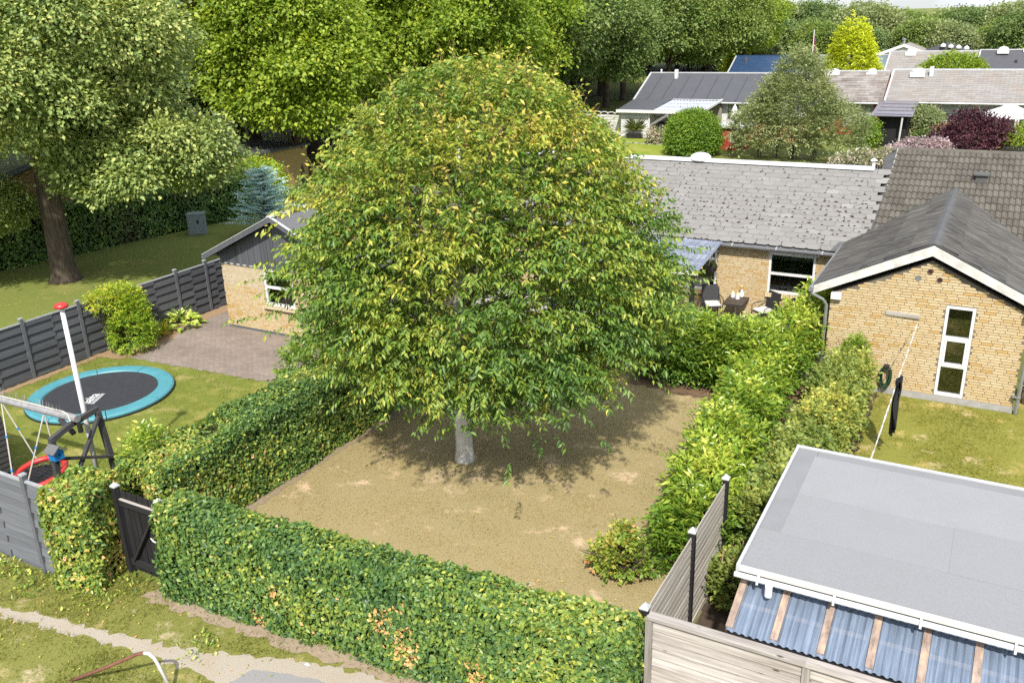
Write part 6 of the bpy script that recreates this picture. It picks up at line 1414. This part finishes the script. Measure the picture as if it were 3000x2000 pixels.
for i in range(12): MB().bb(-7.48+i*.145, -7.36+i*.145, 64.66, 64.7, .05, 1.9).build('board', M['black_wood'], t)
k = MB(); k.prism([(-7.95, 63.9, 2.03), (-5.4, 63.9, 2.03), (-5.6, 70.2, 2.42), (-8.2, 70.2, 2.42)], (0, 0, .05)); k.build('glazed_roof', simple('violet_grey_glazing', (.22, .20, .24), .3, (.15, .14, .17), 2), t)
for i in range(4): MB().bar((-7.8, 64.4+i*1.4, 2.13+i*.085), (-5.5, 64.4+i*1.4, 2.13+i*.085), .06, .03).build('glazing_bar', M['lead'], t)
MB().tube([(-6.0, 64.0, 1.95), (-6.1, 64.3, 0)], .06, 8).build('downpipe', M['white'], t)
# garden parasol at the right
t = thing('garden_parasol', 'open white garden parasol at the right edge before the light roofed house', 'parasol', (.1, 66.5, 0))
MB().lathe((.1, 66.5, 1.95), [(1.95, 0), (1.9, .06), (.7, .52), (.5, .58)], 8).build('canopy', M['cushion'], t); MB().lathe((.1, 66.5, 2.52), [(.55, 0), (.3, .16), (.02, .24)], 8).build('top_vent', M['cushion'], t); MB().tube([(.1, 66.5, 0), (.1, 66.5, 2.5)], .04, 8).build('pole', M['metal'], t)
# further rows
h1 = longhouse('row_house', 'house with shiny blue tiled roof before the forest', -26.9, -19.3, 97.3, 96.8, 2.4, 100.2, 4.1, 'far_brick', 'blue_tile', 'blue_tile'); shingles(h1, -26.8, -19.3, 96.8, 2.41, 100.2, 4.11, M['blue_tile'], .33, .42, .0)
MB().bb(-25.6, -25.3, 98.9, 99.2, 3.5, 4.0).build('roof_vent', M['dark_felt'], h1)
h2_ = longhouse('row_house', 'house with steel blue roof behind the golden conifer', -19.2, -11.4, 97.3, 96.8, 2.4, 100.2, 4.1, 'far_brick', 'steel_blue')
h3 = longhouse('row_house', 'house with pale brownish roof and small dome behind the light roofed house', -11.3, -3.3, 97.3, 96.8, 2.5, 100.4, 4.42, 'far_brick', 'light_slate'); shingles(h3, -11.2, -3.3, 96.8, 2.51, 100.4, 4.43, M['light_slate'], .3, .6, .02); dome(h3, -9.3, 100.0, 4.3, .9)
h4 = longhouse('row_house', 'house with charcoal roof and white dome at the right edge of the back rows', -3.2, 5.5, 97.3, 96.8, 2.75, 100.4, 4.5, 'far_brick', 'dark_felt'); dome(h4, -1.2, 99.9, 4.45, .9); dome(h4, .9, 100.3, 4.55, .8); MB().bb(-.1, .1, 98.2, 98.4, 3.3, 3.7).build('roof_vent', M['black'], h4)
t = thing('gabled_house', 'white gabled house with dark roof and a row of skylights before the forest', 'house', (-11, 120, 0))
MB().prism([(-15.2, 119.5, 0), (-8.6, 119.5, 0), (-8.6, 119.5, 3.0), (-12.0, 119.5, 4.15), (-15.2, 119.5, 3.0)], (0, 8, 0)).build('wall', M['white'], t)
for s_ in (-1, 1): MB().prism([(-12.0, 119.2, 4.36), (-12.0+s_*3.7, 119.2, 3.0), (-12.0+s_*3.7, 119.2, 2.82), (-12.0, 119.2, 4.16)], (0, 9, 0)).build('roof', M['light_slate'] if s_ > 0 else M['dark_felt'], t); MB().prism([(-12.0, 119.15, 4.42), (-12.0+s_*3.8, 119.15, 3.02), (-12.0+s_*3.8, 119.15, 2.7), (-12.0, 119.15, 4.08)], (0, .1, 0)).build('bargeboard', M['white'], t)
MB().prism([(-11.0, 122, 3.2), (-4.2, 122, 3.0), (-7.6, 122, 4.35)], (0, 6, 0)).build('dark_wing_roof', M['dark_felt'], t)
for i in range(4): MB().lathe((-7.9+i*.85, 121.8, 3.95-.1*i), [(.30, 0), (.30, .2), (.05, .4)], 10).build('skylight', M['white_plastic'], t)
MB().lathe((-12.2, 121, 4.3), [(.2, 0), (.2, .5), (.3, .55), (.05, .7)], 8).build('flue', M['metal'], t)
t = thing('flagpole', 'far white flagpole with a dark pennant before the forest', 'flagpole', (-19.4, 103, 0)); MB().tube([(-19.4, 103, 0), (-19.4, 103, 6.6)], [.07, .04], 8).build('pole', M['white_plastic'], t); MB().add([(-19.4, 103, 6.3), (-19.15, 103, 5.4), (-19.1, 103, 3.6), (-19.36, 103, 3.4)], [(0, 1, 2, 3)]).build('pennant', simple('dark_red_cloth', (.20, .03, .05), .8), t)
# bushes between the rows
def bush(name, label, lobes, n, per, L, W_, mat, seed, cat='bush', flat=.8):
    rng = np.random.default_rng(seed); c, d = lobe_points(lobes, n, rng, .13, .78, -.7); ok = c[:, 2] > .05; c, d = c[ok], d[ok]; lb = np.asarray(lobes)
    tn = np.clip(.45+.14*wob(c, 1.8, seed+1)+.13*rng.normal(size=len(c)), 0, 1)
    t = thing(name, label, cat, (lb[:, 0].mean(), lb[:, 1].mean(), 0)); link('foliage', leaves_mesh('foliage', [clump(c, d, per, L*2.4, L, W_, rng, flat, .2, tn)], mat), t)
    g = random.Random(seed); mb = MB(); bx, by = lb[:, 0].mean(), lb[:, 1].mean()
    for i in range(7): q = lobes[g.randrange(len(lobes))]; limb(mb, (bx, by, 0), (q[0], q[1], q[2]), .05, .012, g, 4, .05)
    mb.build('stems', M['twig'], t); return t
bush('round_bush', 'round clipped bright green bush on the bright back lawn', [(-17.9, 57.2, 1.35, 1.72, 1.6, 1.5), (-17.9, 57.2, .8, 1.75, 1.6, .95)], 2600, 10, .12, .075, M['leaf_ball'], 701)
ol = [(-11.6, 57.5, 2.6, 2.3, 2.2, 2.2), (-11.4, 57.6, 4.3, 1.3, 1.3, 1.7), (-13.6, 57.3, 1.7, 1.6, 1.6, 1.5), (-9.3, 57.4, 1.7, 1.9, 1.6, 1.3), (-11.5, 57.5, 5.5, .5, .5, .9), (-12.6, 57.4, 3.6, 1.0, 1.0, 1.1), (-10.2, 57.2, 3.2, 1.1, 1, 1.1)]
shoot_shrub('olive_tree', 'wide grey green tree hiding the middle of the back row', 'tree', ol, 2900, 12, .85, .16, .085, M['leaf_olive'], 702, .55, .45, .25, .9, 14, (-11.6, 57.5), tz=.0, shell=.2)
bush('clipped_bush', 'small clipped green hedge block by the black pergola shed', [(-8.0, 63.6, .9, .7, .8, .95)], 500, 9, .12, .08, M['leaf_ball'], 703)
bush('purple_bush', 'dark purple leaved bush before the white parasol', [(-1.6, 63.2, .9, 1.8, 1.2, 1.0), (-2.3, 63.2, 1.6, .7, .7, .9), (-1.4, 63.3, 1.7, .5, .5, .9), (-.5, 63.1, 1.3, .9, .8, .8), (-3.2, 63.2, .8, .9, .8, .7)], 1300, 10, .16, .09, M['leaf_purple'], 704)
bush('pink_flower_bed', 'mass of pale pink flowers behind the ridge of the row house', [(-6.6, 52.5, .6, 1.0, .8, .8), (-5.4, 52.6, .6, .9, .8, .85), (-7.6, 52.5, .4, .7, .7, .6)], 650, 10, .12, .10, M['flower'], 705, 'flowers')
bush('lilac_flower_bed', 'lilac flowers between pink flowers and purple bush', [(-4.9, 60.5, .45, .9, .8, .6), (-3.7, 60.8, .45, .9, .7, .6), (-5.6, 57.5, .4, .5, .6, .6)], 500, 10, .12, .09, M['flower_lilac'], 706, 'flowers')
bush('patio_tree', 'small bronze green tree standing before the glazed front', [(-5.0, 67.0, 1.6, .8, .8, .8), (-4.4, 67.0, 1.7, .6, .6, .5), (-5.0, 67, .9, .5, .5, .5)], 420, 10, .13, .09, M['leaf_olive'], 707, 'tree')
bush('clipped_bush', 'low dark clipped bush at the foot of the patio tree', [(-4.7, 65.9, .42, .75, .7, .5)], 300, 9, .11, .08, M['leaf_dark'], 708)
bush('pampas_bush', 'light green grassy bush at the right edge by the white parasol', [(1.2, 63.0, .7, 1.1, .9, .9), (1.9, 64, 1.1, .8, .8, 1.0)], 450, 10, .20, .06, M['leaf_lime'], 709)
bush('roof_bush', 'rounded yellow green tree top behind the light grey roof', [(-4.6, 87, 3.2, 2.3, 1.8, 1.5), (-6.2, 87, 2.9, 1.1, 1.1, 1.2), (-3.2, 87, 2.9, 1.1, 1.1, 1.3)], 1300, 10, .2, .13, M['leaf_lime'], 710, 'tree')
bush('white_flower_shrub', 'pale plumes rising behind the round clipped bush', [(-20.2, 61.8, 1.0, .8, .7, .95), (-18.9, 62.0, 1.1, .8, .7, 1.0)], 380, 10, .16, .07, M['leaf_olive'], 711)
bush('flowering_shrub', 'pale flowering shrub left of the round clipped bush', [(-22.0, 61.5, .5, .6, .5, .55)], 160, 9, .13, .08, M['flower'], 712)
bush('hedge_bush', 'bushy green growth below the white slat fence', [(-26.6, 60.5, .7, 1.3, 1.0, .8), (-25.0, 57.5, .6, 1.3, 1.0, .7)], 600, 10, .16, .1, M['leaf_mid'], 713)
# low black fence behind the row house
t = thing('picket_fence', 'low black picket fence just behind the ridge of the row house', 'fence', (-6.2, 47, 0))
for i in range(38): piece('picket', (-8.4+i*.11, 47, .75), (.085, .03, 1.5), M['black_wood'], t)
MB().bb(-8.45, -4.2, 47.03, 47.07, 1.2, 1.3).build('rail', M['black_wood'], t)
t = thing('picket_fence', 'black picket fence at the right edge behind the tiled roof', 'fence', (1, 55.5, 0))
for i in range(22): piece('picket', (.1+i*.13, 55.6, .75), (.10, .03, 1.52), M['black_wood'], t)
MB().bb(.05, 2.9, 55.63, 55.67, 1.2, 1.3).build('rail', M['black_wood'], t)
# yellow brick house behind the long hedge
t = thing('gabled_house', 'yellow brick gable house half hidden by the oak behind the long hedge', 'house', (-41, 30, 0), None)
ya = R_(24); rm = rotz(ya); ctr = Vector((-38.5, 27.5, 0))
def rot_build(mb, name, mat, parent=t):
    mb.v = [tuple(rm @ Vector(v)+ctr) for v in mb.v]; return mb.build(name, mat, parent)
wl2 = rot_build(MB().prism([(-4.2, 0, 0), (4.2, 0, 0), (4.2, 0, 2.3), (0, 0, 3.75), (-4.2, 0, 2.3)], (0, 9, 0)), 'wall', M['obrick'])
mb = MB()
for r in range(38):
    z = .1+r*.0995*1.0; x = -4.2-(.12 if r % 2 else 0)
    while x < 4.2:
        a, b = max(-4.2, x), min(4.2, x+.29)
        if b-a > .06 and z < 3.70-max(abs(a), abs(b))*.345: mb.box(((a+b)/2, -.006, z), (b-a, .02, .085))
        x += .305
tag(rot_build(mb, 'brick_courses', M['obrick'], wl2), kind='stuff')
for s_ in (-1, 1):
    rot_build(MB().prism([(0, -.35, 3.95), (s_*4.7, -.35, 2.30), (s_*4.7, -.35, 2.18), (0, -.35, 3.83)], (0, 9.6, 0)), 'roof', M['slate']); rot_build(MB().prism([(0, -.38, 3.92), (s_*4.72, -.38, 2.27), (s_*4.72, -.38, 2.05), (0, -.38, 3.70)], (0, .05, 0)), 'bargeboard', M['steel_blue'])
t2 = thing('brick_outbuilding', 'low brick outbuilding peeping out left of the blue spruce', 'outbuilding', (-37, 36, 0)); MB().bb(-41, -35.8, 36, 40, 0, 2.2).build('wall', M['obrick'], t2); MB().bb(-41.3, -35.6, 35.8, 40.2, 2.2, 2.32).build('roof', M['dark_felt'], t2)
bush('hedge_bush', 'yellowish bush between long hedge and blue spruce', [(-33.8, 34.0, 1.0, 1.2, 1.2, 1.1), (-35.0, 35.0, 1.2, 1.2, 1.2, 1.0)], 700, 10, .15, .09, M['leaf_spirea'], 720)
